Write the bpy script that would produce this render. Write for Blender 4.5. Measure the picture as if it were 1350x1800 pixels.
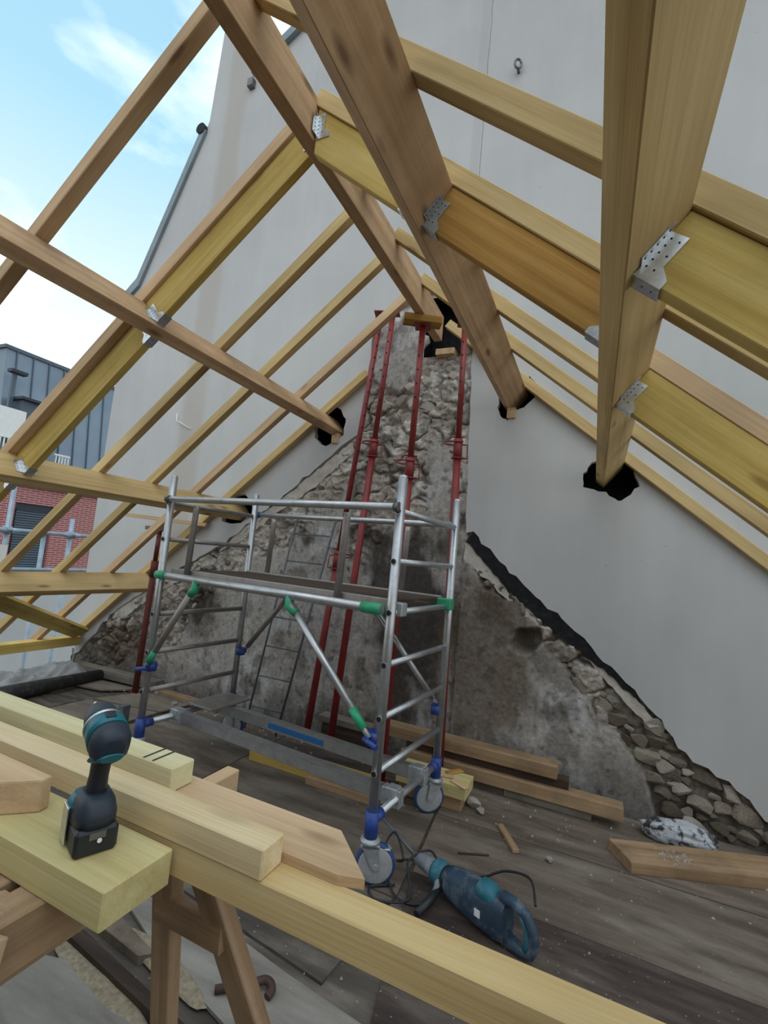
import bpy, bmesh, math, random
from mathutils import Vector, Matrix, Euler, noise
random.seed(7)
sc = bpy.context.scene
COL = sc.collection
for o in list(bpy.data.objects):
    bpy.data.objects.remove(o)

# ------------------------------------------------------------------ camera
F_PX = 831.65
RW = ((0.910670247597543, 0.40219124416757335, 0.09445582700696256),
      (0.04717720523415758, 0.1258987048595643, -0.9909206968375313),
      (-0.4104314942191011, 0.906858158274834, 0.09567794585719462))
cam = bpy.data.cameras.new('camera')
cam_o = bpy.data.objects.new('camera', cam)
COL.objects.link(cam_o)
rx, dn, fw = (Vector(r) for r in RW)
m = Matrix((rx, -dn, -fw)).transposed().to_4x4()
m.translation = Vector((0, 0, 1.6))
cam_o.matrix_world = m
cam.sensor_fit = 'HORIZONTAL'
cam.sensor_width = 36.0
cam.lens = F_PX / 1350 * 36.0
cam.clip_start = 0.02
cam.clip_end = 500
sc.camera = cam_o

# ------------------------------------------------------------------ sky
SKY_STRENGTH = 1.0
world = bpy.data.worlds.new('sky')
sc.world = world
world.use_nodes = True
nt = world.node_tree
nt.nodes.clear()
def WN(t, **kw):
    n = nt.nodes.new(t)
    for k, v in kw.items():
        setattr(n, k, v)
    return n
out = WN('ShaderNodeOutputWorld'); bg = WN('ShaderNodeBackground')
tc = WN('ShaderNodeTexCoord'); sep = WN('ShaderNodeSeparateXYZ')
nt.links.new(tc.outputs['Generated'], sep.inputs[0])
ramp = WN('ShaderNodeValToRGB')
ramp.color_ramp.elements[0].position = 0.28
ramp.color_ramp.elements[0].color = (1.15, 1.18, 1.18, 1)
ramp.color_ramp.elements[1].position = 1.0
ramp.color_ramp.elements[1].color = (0.38, 0.64, 0.92, 1)
for p_, c_ in ((0.45, (0.76, 0.99, 1.03)), (0.62, (0.46, 0.80, 1.0))):
    e = ramp.color_ramp.elements.new(p_); e.color = (*c_, 1)
nt.links.new(sep.outputs['Z'], ramp.inputs[0])
mp = WN('ShaderNodeMapping'); mp.inputs['Scale'].default_value = (1.0, 1.0, 2.6)
mp.inputs['Location'].default_value = (7.7, 1.5, 3.3)
nt.links.new(tc.outputs['Generated'], mp.inputs[0])
nz = WN('ShaderNodeTexNoise'); nz.inputs['Scale'].default_value = 2.1
nz.inputs['Detail'].default_value = 6; nz.inputs['Roughness'].default_value = 0.55
nt.links.new(mp.outputs[0], nz.inputs['Vector'])
cr = WN('ShaderNodeValToRGB')
cr.color_ramp.elements[0].position = 0.46; cr.color_ramp.elements[0].color = (0, 0, 0, 1)
cr.color_ramp.elements[1].position = 0.72; cr.color_ramp.elements[1].color = (1, 1, 1, 1)
nt.links.new(nz.outputs['Fac'], cr.inputs[0])
mx = WN('ShaderNodeMix', data_type='RGBA')
nt.links.new(cr.outputs[0], mx.inputs[0])
nt.links.new(ramp.outputs[0], mx.inputs[6])
mx.inputs[7].default_value = (1.62, 1.64, 1.66, 1)
nt.links.new(mx.outputs[2], bg.inputs['Color'])
bg.inputs['Strength'].default_value = SKY_STRENGTH
nt.links.new(bg.outputs[0], out.inputs['Surface'])

# sun diffused by the cloud cover, high behind the camera
sun = bpy.data.lights.new('hazy_sun', 'SUN'); sun.energy = 1.05; sun.angle = math.radians(60); sun.color = (1.0, 0.93, 0.84)
sun_o = bpy.data.objects.new('hazy_sun', sun); COL.objects.link(sun_o)
sun_o.rotation_euler = Vector((0.35, -0.40, 1.3)).to_track_quat('Z', 'Y').to_euler()
sun_o.location = (3, -5, 9)

vs = sc.view_settings
vs.view_transform = 'Standard'; vs.look = 'None'; vs.gamma = 1.0
vs.exposure = 0.0
try:
    vs.use_curve_mapping = False
except Exception:
    pass

# ------------------------------------------------------------------ materials
MATS = {}
def base_mat(name, rough=0.6, metal=0.0):
    mt = bpy.data.materials.new(name); mt.use_nodes = True
    n = mt.node_tree; b = n.nodes['Principled BSDF']
    b.inputs['Roughness'].default_value = rough
    b.inputs['Metallic'].default_value = metal
    MATS[name] = mt
    return mt, n, b
def node(n, t, **kw):
    x = n.nodes.new(t)
    for k, v in kw.items():
        setattr(x, k, v)
    return x
def objvec(n, scale, rnd=True):
    """object coordinates, scaled, shifted by a per-object random amount"""
    t = node(n, 'ShaderNodeTexCoord'); mp = node(n, 'ShaderNodeMapping')
    mp.inputs['Scale'].default_value = scale
    n.links.new(t.outputs['Object'], mp.inputs['Vector'])
    if rnd:
        oi = node(n, 'ShaderNodeObjectInfo'); mul = node(n, 'ShaderNodeMath', operation='MULTIPLY')
        mul.inputs[1].default_value = 37.0
        n.links.new(oi.outputs['Random'], mul.inputs[0])
        cmb = node(n, 'ShaderNodeCombineXYZ')
        for i in range(3):
            n.links.new(mul.outputs[0], cmb.inputs[i])
        n.links.new(cmb.outputs[0], mp.inputs['Location'])
    return mp.outputs[0]
def ramp2(n, src, stops):
    r = node(n, 'ShaderNodeValToRGB'); el = r.color_ramp.elements
    el[0].position, el[0].color = stops[0][0], (*stops[0][1], 1)
    el[1].position, el[1].color = stops[-1][0], (*stops[-1][1], 1)
    for p, c in stops[1:-1]:
        q = el.new(p); q.color = (*c, 1)
    n.links.new(src, r.inputs[0])
    return r.outputs[0]
def mixc(n, fac, a, b, mode='MIX'):
    x = node(n, 'ShaderNodeMix', data_type='RGBA', blend_type=mode)
    if isinstance(fac, (int, float)):
        x.inputs[0].default_value = fac
    else:
        n.links.new(fac, x.inputs[0])
    for i, v in ((6, a), (7, b)):
        if isinstance(v, tuple):
            x.inputs[i].default_value = (*v, 1)
        else:
            n.links.new(v, x.inputs[i])
    return x.outputs[2]
def noise_n(n, vec, scale, detail=4, rough=0.5):
    x = node(n, 'ShaderNodeTexNoise')
    x.inputs['Scale'].default_value = scale
    x.inputs['Detail'].default_value = detail
    x.inputs['Roughness'].default_value = rough
    n.links.new(vec, x.inputs['Vector'])
    return x.outputs['Fac']
def bump_n(n, b, h, strength=0.3, dist=0.005):
    x = node(n, 'ShaderNodeBump')
    x.inputs['Strength'].default_value = strength
    x.inputs['Distance'].default_value = dist
    n.links.new(h, x.inputs['Height'])
    n.links.new(x.outputs[0], b.inputs['Normal'])

def wood(name, dark, mid, light, rough=0.75, knots=0.5, dirt=0.0, var=0.25):
    mt, n, b = base_mat(name, rough)
    v = objvec(n, (1.0, 1.0, 1.0))
    st = node(n, 'ShaderNodeMapping'); st.inputs['Scale'].default_value = (0.35, 9, 9)
    n.links.new(v, st.inputs['Vector'])
    g1 = noise_n(n, st.outputs[0], 2.2, 5, 0.6)
    st2 = node(n, 'ShaderNodeMapping'); st2.inputs['Scale'].default_value = (1.2, 60, 60)
    n.links.new(v, st2.inputs['Vector'])
    g2 = noise_n(n, st2.outputs[0], 3.0, 3, 0.5)
    big = noise_n(n, v, 1.3, 3, 0.5)
    c = ramp2(n, g1, [(0.28, dark), (0.5, mid), (0.72, light)])
    fine = ramp2(n, g2, [(0.3, (0.91, 0.90, 0.89)), (0.7, (1.04, 1.03, 1.02))])
    c = mixc(n, 1.0, c, fine, 'MULTIPLY')
    bigr = ramp2(n, big, [(0.3, (1 - var,) * 3), (0.7, (1 + var * 0.4,) * 3)])
    c = mixc(n, 1.0, c, bigr, 'MULTIPLY')
    if knots:
        st3 = node(n, 'ShaderNodeMapping'); st3.inputs['Scale'].default_value = (2.2, 7, 7)
        n.links.new(v, st3.inputs['Vector'])
        vo = node(n, 'ShaderNodeTexVoronoi'); vo.inputs['Scale'].default_value = 1.0
        n.links.new(st3.outputs[0], vo.inputs['Vector'])
        kf = ramp2(n, vo.outputs['Distance'], [(0.06, (1, 1, 1)), (0.16, (0, 0, 0))])
        c = mixc(n, kf, c, mixc(n, knots, c, (dark[0] * 0.35, dark[1] * 0.3, dark[2] * 0.28)))
    if dirt:
        d = noise_n(n, v, 4.5, 6, 0.65)
        df = ramp2(n, d, [(0.45, (0, 0, 0)), (0.7, (dirt,) * 3)])
        c = mixc(n, df, c, (0.045, 0.038, 0.032))
    n.links.new(c, b.inputs['Base Color'])
    bump_n(n, b, g2, 0.25, 0.002)
    b.inputs['Specular IOR Level'].default_value = 0.2
    return mt

wood('wood_purlin', (0.41, 0.25, 0.13), (0.55, 0.36, 0.205), (0.65, 0.45, 0.275), knots=0.8, dirt=0.25)
wood('wood_chevron', (0.48, 0.325, 0.14), (0.63, 0.455, 0.215), (0.72, 0.55, 0.29), knots=0.7)
wood('wood_chevron_pink', (0.50, 0.32, 0.18), (0.63, 0.435, 0.26), (0.72, 0.53, 0.34), knots=0.7)
wood('wood_purlin_light', (0.47, 0.32, 0.13), (0.62, 0.45, 0.21), (0.71, 0.55, 0.29), knots=0.6)
wood('wood_yellow', (0.46, 0.31, 0.075), (0.60, 0.43, 0.13), (0.69, 0.53, 0.20), knots=0.6, dirt=0.12)
wood('wood_new', (0.56, 0.42, 0.23), (0.69, 0.545, 0.33), (0.76, 0.63, 0.42), knots=0.3, var=0.15)
wood('wood_orange', (0.30, 0.135, 0.03), (0.45, 0.25, 0.065), (0.55, 0.35, 0.12), knots=0.3)
wood('wood_pale', (0.58, 0.50, 0.27), (0.70, 0.63, 0.38), (0.76, 0.70, 0.46), knots=0.3, var=0.12)
wood('wood_pale_yellow', (0.50, 0.41, 0.17), (0.62, 0.52, 0.25), (0.69, 0.60, 0.32), knots=0.3, var=0.15)
wood('wood_trestle', (0.29, 0.18, 0.10), (0.40, 0.265, 0.155), (0.50, 0.345, 0.22), knots=0.5, dirt=0.35)
wood('wood_old', (0.13, 0.10, 0.075), (0.21, 0.165, 0.125), (0.29, 0.24, 0.185), rough=0.9, knots=0.4, dirt=0.7)
wood('wood_grey', (0.20, 0.175, 0.145), (0.28, 0.245, 0.205), (0.36, 0.32, 0.27), rough=0.9, knots=0.3, dirt=0.5)
wood('wood_dark', (0.035, 0.024, 0.018), (0.07, 0.046, 0.034), (0.11, 0.08, 0.06), rough=0.85, knots=0.3, dirt=0.5)

def floor_mat(name, a, b_, c_, dust=(0.30, 0.26, 0.22), dustf=0.5):
    mt, n, b = base_mat(name, 0.85)
    v = objvec(n, (1, 1, 1))
    st = node(n, 'ShaderNodeMapping'); st.inputs['Scale'].default_value = (1.0, 5.5, 5.5)
    n.links.new(v, st.inputs['Vector'])
    g = noise_n(n, st.outputs[0], 1.6, 8, 0.62)
    c = ramp2(n, g, [(0.32, a), (0.5, b_), (0.68, c_)])
    st2 = node(n, 'ShaderNodeMapping'); st2.inputs['Scale'].default_value = (0.8, 2.4, 2.4)
    n.links.new(v, st2.inputs['Vector'])
    d = noise_n(n, st2.outputs[0], 2.0, 6, 0.6)
    df = ramp2(n, d, [(0.5, (0, 0, 0)), (0.68, (dustf,) * 3)])
    c = mixc(n, df, c, dust)
    vo = node(n, 'ShaderNodeTexVoronoi'); vo.inputs['Scale'].default_value = 26
    n.links.new(v, vo.inputs['Vector'])
    sp = ramp2(n, vo.outputs['Distance'], [(0.05, (0.6,) * 3), (0.11, (0, 0, 0))])
    c = mixc(n, sp, c, (0.42, 0.38, 0.33))
    n.links.new(c, b.inputs['Base Color'])
    bump_n(n, b, g, 0.4, 0.006)
    return mt
floor_mat('floor_ply', (0.075, 0.054, 0.040), (0.135, 0.102, 0.078), (0.21, 0.165, 0.13))
floor_mat('floor_ply_dark', (0.028, 0.018, 0.015), (0.062, 0.042, 0.034), (0.13, 0.098, 0.078), dustf=0.25)
floor_mat('floor_debris', (0.04, 0.033, 0.028), (0.085, 0.068, 0.055), (0.16, 0.13, 0.105))
floor_mat('floor_pale', (0.17, 0.15, 0.13), (0.25, 0.225, 0.195), (0.33, 0.30, 0.265), dust=(0.4, 0.37, 0.33))
floor_mat('floor_board', (0.12, 0.092, 0.07), (0.19, 0.15, 0.118), (0.26, 0.215, 0.17))

# white rendered wall: fine mottling, rain stains and scuffs
mt, n, b = base_mat('render_white', 0.92)
t = node(n, 'ShaderNodeTexCoord')
a = noise_n(n, t.outputs['Object'], 0.7, 5, 0.6)
c = ramp2(n, a, [(0.3, (0.485, 0.485, 0.49)), (0.7, (0.57, 0.57, 0.575))])
stn = node(n, 'ShaderNodeMapping'); stn.inputs['Scale'].default_value = (2.2, 1, 0.3)
n.links.new(t.outputs['Object'], stn.inputs['Vector'])
s2 = noise_n(n, stn.outputs[0], 2.0, 6, 0.65)
c = mixc(n, 1.0, c, ramp2(n, s2, [(0.3, (0.95, 0.945, 0.94)), (0.65, (1.01, 1.01, 1.01))]), 'MULTIPLY')
sx = node(n, 'ShaderNodeSeparateXYZ'); n.links.new(t.outputs['Object'], sx.inputs[0])
def band(src, x0, x1, soft, wob=0.0):
    """1 inside x0..x1 with soft edges"""
    s = src
    mr = node(n, 'ShaderNodeMapRange', interpolation_type='SMOOTHSTEP'); mr.inputs[1].default_value = x0 - soft; mr.inputs[2].default_value = x0 + soft
    n.links.new(s, mr.inputs[0])
    m2 = node(n, 'ShaderNodeMapRange', interpolation_type='SMOOTHSTEP'); m2.inputs[1].default_value = x1 - soft; m2.inputs[2].default_value = x1 + soft
    m2.inputs[3].default_value = 1; m2.inputs[4].default_value = 0
    n.links.new(s, m2.inputs[0])
    mu = node(n, 'ShaderNodeMath', operation='MULTIPLY')
    n.links.new(mr.outputs[0], mu.inputs[0]); n.links.new(m2.outputs[0], mu.inputs[1])
    return mu.outputs[0]
wobn = noise_n(n, t.outputs['Object'], 1.1, 3, 0.5)
wm = node(n, 'ShaderNodeMath', operation='MULTIPLY_ADD'); wm.inputs[1].default_value = 0.12
n.links.new(wobn, wm.inputs[0]); n.links.new(sx.outputs['X'], wm.inputs[2])
c = mixc(n, band(wm.outputs[0], -4.32, -4.0, 0.06), c, mixc(n, 0.45, c, (0.42, 0.36, 0.30)))
c = mixc(n, band(sx.outputs['X'], -1.215, -1.13, 0.012), c, mixc(n, 0.30, c, (0.38, 0.37, 0.38)))
wz = node(n, 'ShaderNodeMath', operation='MULTIPLY_ADD'); wz.inputs[1].default_value = 0.03
wn2 = noise_n(n, t.outputs['Object'], 5.0, 4, 0.6)
n.links.new(wn2, wz.inputs[0]); n.links.new(sx.outputs['X'], wz.inputs[2])
c = mixc(n, band(wz.outputs[0], -1.108, -1.103, 0.0025), c, (0.16, 0.155, 0.15))
sc_v = node(n, 'ShaderNodeTexVoronoi'); sc_v.inputs['Scale'].default_value = 3.1
smp = node(n, 'ShaderNodeMapping'); smp.inputs['Scale'].default_value = (1, 1, 2.2); smp.inputs['Rotation'].default_value = (0, 0.5, 0)
n.links.new(t.outputs['Object'], smp.inputs['Vector']); n.links.new(smp.outputs[0], sc_v.inputs['Vector'])
c = mixc(n, ramp2(n, sc_v.outputs['Distance'], [(0.02, (0.5,) * 3), (0.05, (0, 0, 0))]), c, (0.33, 0.32, 0.31))
n.links.new(c, b.inputs['Base Color'])
bump_n(n, b, noise_n(n, t.outputs['Object'], 14, 5, 0.6), 0.25, 0.004)
b.inputs['Specular IOR Level'].default_value = 0.1

def vcol_mat(name, rough=0.95, bscale=60, bstr=0.6, bdist=0.006):
    mt, n, b = base_mat(name, rough)
    at = node(n, 'ShaderNodeAttribute', attribute_name='Col')
    t = node(n, 'ShaderNodeTexCoord')
    g = noise_n(n, t.outputs['Object'], bscale, 6, 0.65)
    c = mixc(n, 1.0, at.outputs['Color'], ramp2(n, g, [(0.3, (0.68, 0.66, 0.64)), (0.7, (1.22, 1.2, 1.18))]), 'MULTIPLY')
    n.links.new(c, b.inputs['Base Color'])
    bump_n(n, b, g, bstr, bdist)
    b.inputs['Specular IOR Level'].default_value = 0.1
    return mt
vcol_mat('masonry', bscale=38)

def stone_mat(name, stops):
    mt, n, b = base_mat(name, 0.95)
    v = objvec(n, (1, 1, 1))
    g = noise_n(n, v, 9, 6, 0.65)
    c = ramp2(n, g, stops)
    oi = node(n, 'ShaderNodeObjectInfo')
    c = mixc(n, 1.0, c, ramp2(n, oi.outputs['Random'], [(0.0, (0.72, 0.68, 0.62)), (1.0, (1.18, 1.16, 1.14))]), 'MULTIPLY')
    n.links.new(c, b.inputs['Base Color'])
    bump_n(n, b, noise_n(n, v, 30, 6, 0.7), 0.7, 0.006)
    b.inputs['Specular IOR Level'].default_value = 0.1
    return mt
stone_mat('stone_tan', [(0.3, (0.28, 0.245, 0.21)), (0.5, (0.43, 0.395, 0.355)), (0.72, (0.57, 0.535, 0.49))])
stone_mat('stone_dark', [(0.3, (0.08, 0.065, 0.052)), (0.5, (0.17, 0.145, 0.12)), (0.72, (0.30, 0.265, 0.225))])
stone_mat('stone_mid', [(0.3, (0.15, 0.12, 0.095)), (0.5, (0.27, 0.235, 0.20)), (0.72, (0.42, 0.385, 0.34))])
stone_mat('mortar', [(0.3, (0.38, 0.355, 0.325)), (0.5, (0.50, 0.475, 0.445)), (0.72, (0.62, 0.60, 0.565))])

def plain(name, col, rough=0.5, metal=0.0, var=0.12, scale=12, dirt=None, dirtf=0.5, spec=None, dlo=0.5, dhi=0.68):
    mt, n, b = base_mat(name, rough, metal)
    v = objvec(n, (1, 1, 1))
    g = noise_n(n, v, scale, 4, 0.55)
    c = ramp2(n, g, [(0.3, tuple(x * (1 - var) for x in col)), (0.7, tuple(min(1, x * (1 + var)) for x in col))])
    if dirt:
        d = noise_n(n, v, scale * 1.7, 6, 0.7)
        c = mixc(n, ramp2(n, d, [(dlo, (0, 0, 0)), (dhi, (dirtf,) * 3)]), c, dirt)
    n.links.new(c, b.inputs['Base Color'])
    if spec is not None:
        b.inputs['Specular IOR Level'].default_value = spec
    return mt
plain('aluminium', (0.52, 0.53, 0.55), 0.38, 0.85, 0.10, 10, dirt=(0.25, 0.23, 0.21), dirtf=0.35)
plain('aluminium_brown', (0.36, 0.33, 0.31), 0.5, 0.7, 0.12, 10, dirt=(0.2, 0.17, 0.15), dirtf=0.4)
plain('galvanised', (0.60, 0.63, 0.66), 0.32, 0.9, 0.16, 60)
plain('galvanised_dull', (0.40, 0.42, 0.44), 0.55, 0.6, 0.16, 25, dirt=(0.3, 0.28, 0.26), dirtf=0.5)
plain('tube_scaffold', (0.33, 0.40, 0.47), 0.55, 0.5, 0.15, 8)
plain('plastic_blue', (0.018, 0.055, 0.27), 0.45, 0, 0.15, 20, dirt=(0.12, 0.13, 0.17), dirtf=0.4)
plain('plastic_green', (0.02, 0.33, 0.16), 0.45, 0, 0.12, 20, dirt=(0.2, 0.3, 0.25), dirtf=0.4)
plain('label_blue', (0.02, 0.13, 0.36), 0.4, 0, 0.05)
plain('prop_red', (0.23, 0.022, 0.022), 0.5, 0.0, 0.2, 9, dirt=(0.10, 0.035, 0.03), dirtf=0.6)
plain('prop_rust', (0.13, 0.025, 0.018), 0.7, 0.0, 0.25, 12, dirt=(0.05, 0.02, 0.018), dirtf=0.6)
plain('rust_dark', (0.065, 0.036, 0.028), 0.7, 0.1, 0.25, 14)
plain('hole_black', (0.006, 0.006, 0.007), 0.8)
plain('tar_black', (0.010, 0.010, 0.012), 0.65, 0, 0.3, 14, dirt=(0.05, 0.05, 0.055), dirtf=0.4, spec=0.25)
plain('rubber_blue', (0.02, 0.055, 0.16), 0.6, 0, 0.1)
plain('wheel_grey', (0.36, 0.36, 0.37), 0.55, 0, 0.08, 14, dirt=(0.2, 0.19, 0.18), dirtf=0.4)
plain('tool_teal', (0.0, 0.13, 0.17), 0.42, 0, 0.06)
plain('tool_black', (0.012, 0.015, 0.02), 0.5, 0, 0.1)
plain('tool_navy', (0.018, 0.028, 0.045), 0.5, 0, 0.15)
plain('hammer_navy', (0.025, 0.05, 0.085), 0.6, 0, 0.2, 6, dirt=(0.26, 0.31, 0.36), dirtf=0.55, dlo=0.48, dhi=0.72)
plain('hammer_teal', (0.02, 0.14, 0.19), 0.6, 0, 0.15, 8, dirt=(0.22, 0.32, 0.36), dirtf=0.4)
plain('hammer_grey', (0.20, 0.22, 0.25), 0.6, 0.2, 0.2, 10, dirt=(0.5, 0.5, 0.5), dirtf=0.5)
plain('steel_bright', (0.75, 0.76, 0.78), 0.25, 1.0, 0.05)
plain('steel_dark', (0.17, 0.165, 0.165), 0.5, 0.7, 0.2, 18)
plain('ladder_steel', (0.13, 0.145, 0.165), 0.55, 0.4, 0.2, 18)
plain('cable_black', (0.015, 0.016, 0.02), 0.5, 0, 0.1)
plain('paint_white', (0.78, 0.78, 0.77), 0.6, 0, 0.04)
plain('tarp_white', (0.46, 0.47, 0.48), 0.7, 0, 0.12, 5, dirt=(0.25, 0.24, 0.23), dirtf=0.5)
plain('bag_plastic', (0.42, 0.44, 0.47), 0.3, 0, 0.15, 4.5, dirt=(0.03, 0.03, 0.035), dirtf=0.95, dlo=0.52, dhi=0.57)
plain('zinc', (0.20, 0.255, 0.32), 0.55, 0.2, 0.12, 1.2)
plain('zinc_dark', (0.085, 0.115, 0.15), 0.55, 0.2, 0.12, 2)
plain('shutter_dark', (0.02, 0.028, 0.042), 0.6, 0, 0.12)
plain('pencil', (0.03, 0.03, 0.03), 0.8)
plain('sawdust', (0.30, 0.245, 0.17), 0.95, 0, 0.3, 60)
plain('debris_grey', (0.36, 0.33, 0.30), 0.95, 0, 0.35, 40)
plain('coping_lead', (0.22, 0.26, 0.29), 0.5, 0.3, 0.15, 4)
plain('black_pipe', (0.03, 0.03, 0.032), 0.55, 0, 0.2, 10, dirt=(0.16, 0.14, 0.12), dirtf=0.6)

mt, n, b = base_mat('brick_red', 0.85)
t = node(n, 'ShaderNodeTexCoord')
rot = node(n, 'ShaderNodeMapping'); rot.inputs['Rotation'].default_value = (0, 0, 0)
sxx = node(n, 'ShaderNodeSeparateXYZ'); n.links.new(t.outputs['Object'], sxx.inputs[0])
cb = node(n, 'ShaderNodeCombineXYZ')
n.links.new(sxx.outputs['Y'], cb.inputs[0]); n.links.new(sxx.outputs['Z'], cb.inputs[1])
br = node(n, 'ShaderNodeTexBrick')
br.inputs['Color1'].default_value = (0.30, 0.055, 0.05, 1); br.inputs['Color2'].default_value = (0.37, 0.075, 0.07, 1)
br.inputs['Mortar'].default_value = (0.42, 0.30, 0.30, 1)
br.inputs['Scale'].default_value = 1.0; br.inputs['Mortar Size'].default_value = 0.011
br.inputs['Brick Width'].default_value = 0.22; br.inputs['Row Height'].default_value = 0.052
n.links.new(cb.outputs[0], br.inputs['Vector'])
n.links.new(br.outputs['Color'], b.inputs['Base Color'])
bump_n(n, b, br.outputs['Fac'], -0.4, 0.01)

# ------------------------------------------------------------------ helpers
def tag(o, label=None, cat=None, group=None, kind=None):
    if label: o['label'] = label
    if cat: o['category'] = cat
    if group: o['group'] = group
    if kind: o['kind'] = kind
    return o
def empty(name, loc, rz=0.0):
    o = bpy.data.objects.new(name, None); COL.objects.link(o)
    o.location = loc; o.rotation_euler = (0, 0, rz); o.empty_display_size = 0.1
    return o
def wm_of(o):
    mm = o.matrix_basis.copy()
    p = o.parent
    if p is not None:
        return wm_of(p) @ o.matrix_parent_inverse @ mm
    return mm
def attach(o, parent):
    """parent keeping the child's world placement"""
    if parent is not None:
        o.parent = parent
        o.matrix_parent_inverse = wm_of(parent).inverted()
    return o
def mesh_obj(name, bm, mat, parent=None, mw=None, smooth=False, local=False):
    me = bpy.data.meshes.new(name)
    bmesh.ops.recalc_face_normals(bm, faces=bm.faces[:])
    bm.to_mesh(me); bm.free()
    if smooth:
        for p in me.polygons: p.use_smooth = True
    for mm in (mat if isinstance(mat, (list, tuple)) else [mat]):
        me.materials.append(MATS[mm] if isinstance(mm, str) else mm)
    o = bpy.data.objects.new(name, me); COL.objects.link(o)
    if mw is not None: o.matrix_basis = mw
    if local:
        o.parent = parent
    else:
        attach(o, parent)
    return o
def frame(p0, p1, up):
    x = (Vector(p1) - Vector(p0)).normalized(); up = Vector(up)
    z = (up - x * up.dot(x)).normalized(); y = z.cross(x)
    M = Matrix((x, y, z)).transposed().to_4x4(); M.translation = Vector(p0)
    return M
def box_bm(x0, x1, y0, y1, z0, z1, bev=0.0, bm=None):
    bm2 = bmesh.new()
    bmesh.ops.create_cube(bm2, size=1.0)
    for v in bm2.verts:
        v.co = Vector((x0 + (v.co.x + .5) * (x1 - x0), y0 + (v.co.y + .5) * (y1 - y0), z0 + (v.co.z + .5) * (z1 - z0)))
    if bev:
        bmesh.ops.bevel(bm2, geom=bm2.edges[:], offset=bev, segments=1, affect='EDGES', clamp_overlap=True)
    if bm is None: return bm2
    tmp = bpy.data.meshes.new('t'); bm2.to_mesh(tmp); bm2.free(); bm.from_mesh(tmp); bpy.data.meshes.remove(tmp)
    return bm
def board(name, p0, p1, w, h, mat, up=(0, 0, 1), parent=None, bev=0.003, wob=0.0):
    """timber from p0 to p1 (centre line); w across, h along up; grain runs in local x"""
    L = (Vector(p1) - Vector(p0)).length
    bm = box_bm(0, L, -w / 2, w / 2, -h / 2, h / 2, bev)
    return mesh_obj(name, bm, mat, parent, frame(p0, p1, up))
def axbox(name, lo, hi, mat, parent=None, bev=0.003):
    """axis-aligned block, grain along its longest side"""
    d = [hi[i] - lo[i] for i in range(3)]; c = [(hi[i] + lo[i]) / 2 for i in range(3)]
    k = max((0, 1), key=lambda i: d[i])
    if k == 0:
        return board(name, (lo[0], c[1], c[2]), (hi[0], c[1], c[2]), d[1], d[2], mat, parent=parent, bev=bev)
    return board(name, (c[0], lo[1], c[2]), (c[0], hi[1], c[2]), d[0], d[2], mat, parent=parent, bev=bev)
def tube_bm(bm, pts, r, seg=12, caps=True, radii=None):
    pts = [Vector(p) for p in pts]; rings = []
    prev = None
    for i, p in enumerate(pts):
        if i == 0: d = pts[1] - pts[0]
        elif i == len(pts) - 1: d = pts[-1] - pts[-2]
        else: d = (pts[i + 1] - pts[i]).normalized() + (pts[i] - pts[i - 1]).normalized()
        d = d.normalized()
        if prev is None:
            a = Vector((0, 0, 1)) if abs(d.z) < 0.9 else Vector((1, 0, 0))
            u = d.cross(a).normalized()
        else:
            u = (prev - d * prev.dot(d)).normalized()
        prev = u; w = d.cross(u)
        rr = radii[i] if radii else r
        rings.append([bm.verts.new(p + (u * math.cos(2 * math.pi * k / seg) + w * math.sin(2 * math.pi * k / seg)) * rr) for k in range(seg)])
    for a, b_ in zip(rings, rings[1:]):
        for k in range(seg):
            bm.faces.new((a[k], a[(k + 1) % seg], b_[(k + 1) % seg], b_[k]))
    if caps:
        bm.faces.new(rings[0][::-1]); bm.faces.new(rings[-1])
    return bm
def tube(name, pts, r, mat, parent=None, seg=12, radii=None, smooth=True):
    bm = bmesh.new(); tube_bm(bm, pts, r, seg, True, radii)
    o = mesh_obj(name, bm, mat, parent)
    if smooth:
        for p in o.data.polygons: p.use_smooth = len(p.vertices) == 4
    return o
def lathe_bm(bm, c, axis, prof, seg=20):
    """prof = [(distance along axis, radius)]"""
    ax = Vector(axis).normalized()
    a = Vector((0, 0, 1)) if abs(ax.z) < 0.9 else Vector((1, 0, 0))
    u = ax.cross(a).normalized(); w = ax.cross(u); c = Vector(c); rings = []
    for t_, r in prof:
        rings.append([bm.verts.new(c + ax * t_ + (u * math.cos(2 * math.pi * k / seg) + w * math.sin(2 * math.pi * k / seg)) * max(r, 1e-4)) for k in range(seg)])
    for a_, b_ in zip(rings, rings[1:]):
        for k in range(seg):
            bm.faces.new((a_[k], a_[(k + 1) % seg], b_[(k + 1) % seg], b_[k]))
    bm.faces.new(rings[0][::-1]); bm.faces.new(rings[-1])
    return bm
def lathe(name, c, axis, prof, mat, parent=None, seg=20, smooth=True):
    bm = bmesh.new(); lathe_bm(bm, c, axis, prof, seg)
    o = mesh_obj(name, bm, mat, parent)
    if smooth:
        for p in o.data.polygons: p.use_smooth = len(p.vertices) == 4
    return o
def prism(name, poly, M, d, mat, parent=None, bev=0.0):
    """polygon in local xy, extruded by d along local z, placed by matrix M"""
    bm = bmesh.new()
    a = [bm.verts.new((x, y, 0)) for x, y in poly]; b_ = [bm.verts.new((x, y, d)) for x, y in poly]
    bm.faces.new(a[::-1]); bm.faces.new(b_)
    k = len(poly)
    for i in range(k):
        bm.faces.new((a[i], a[(i + 1) % k], b_[(i + 1) % k], b_[i]))
    if bev:
        bmesh.ops.bevel(bm, geom=bm.edges[:], offset=bev, segments=2, affect='EDGES', clamp_overlap=True)
    return mesh_obj(name, bm, mat, parent, M)
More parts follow.
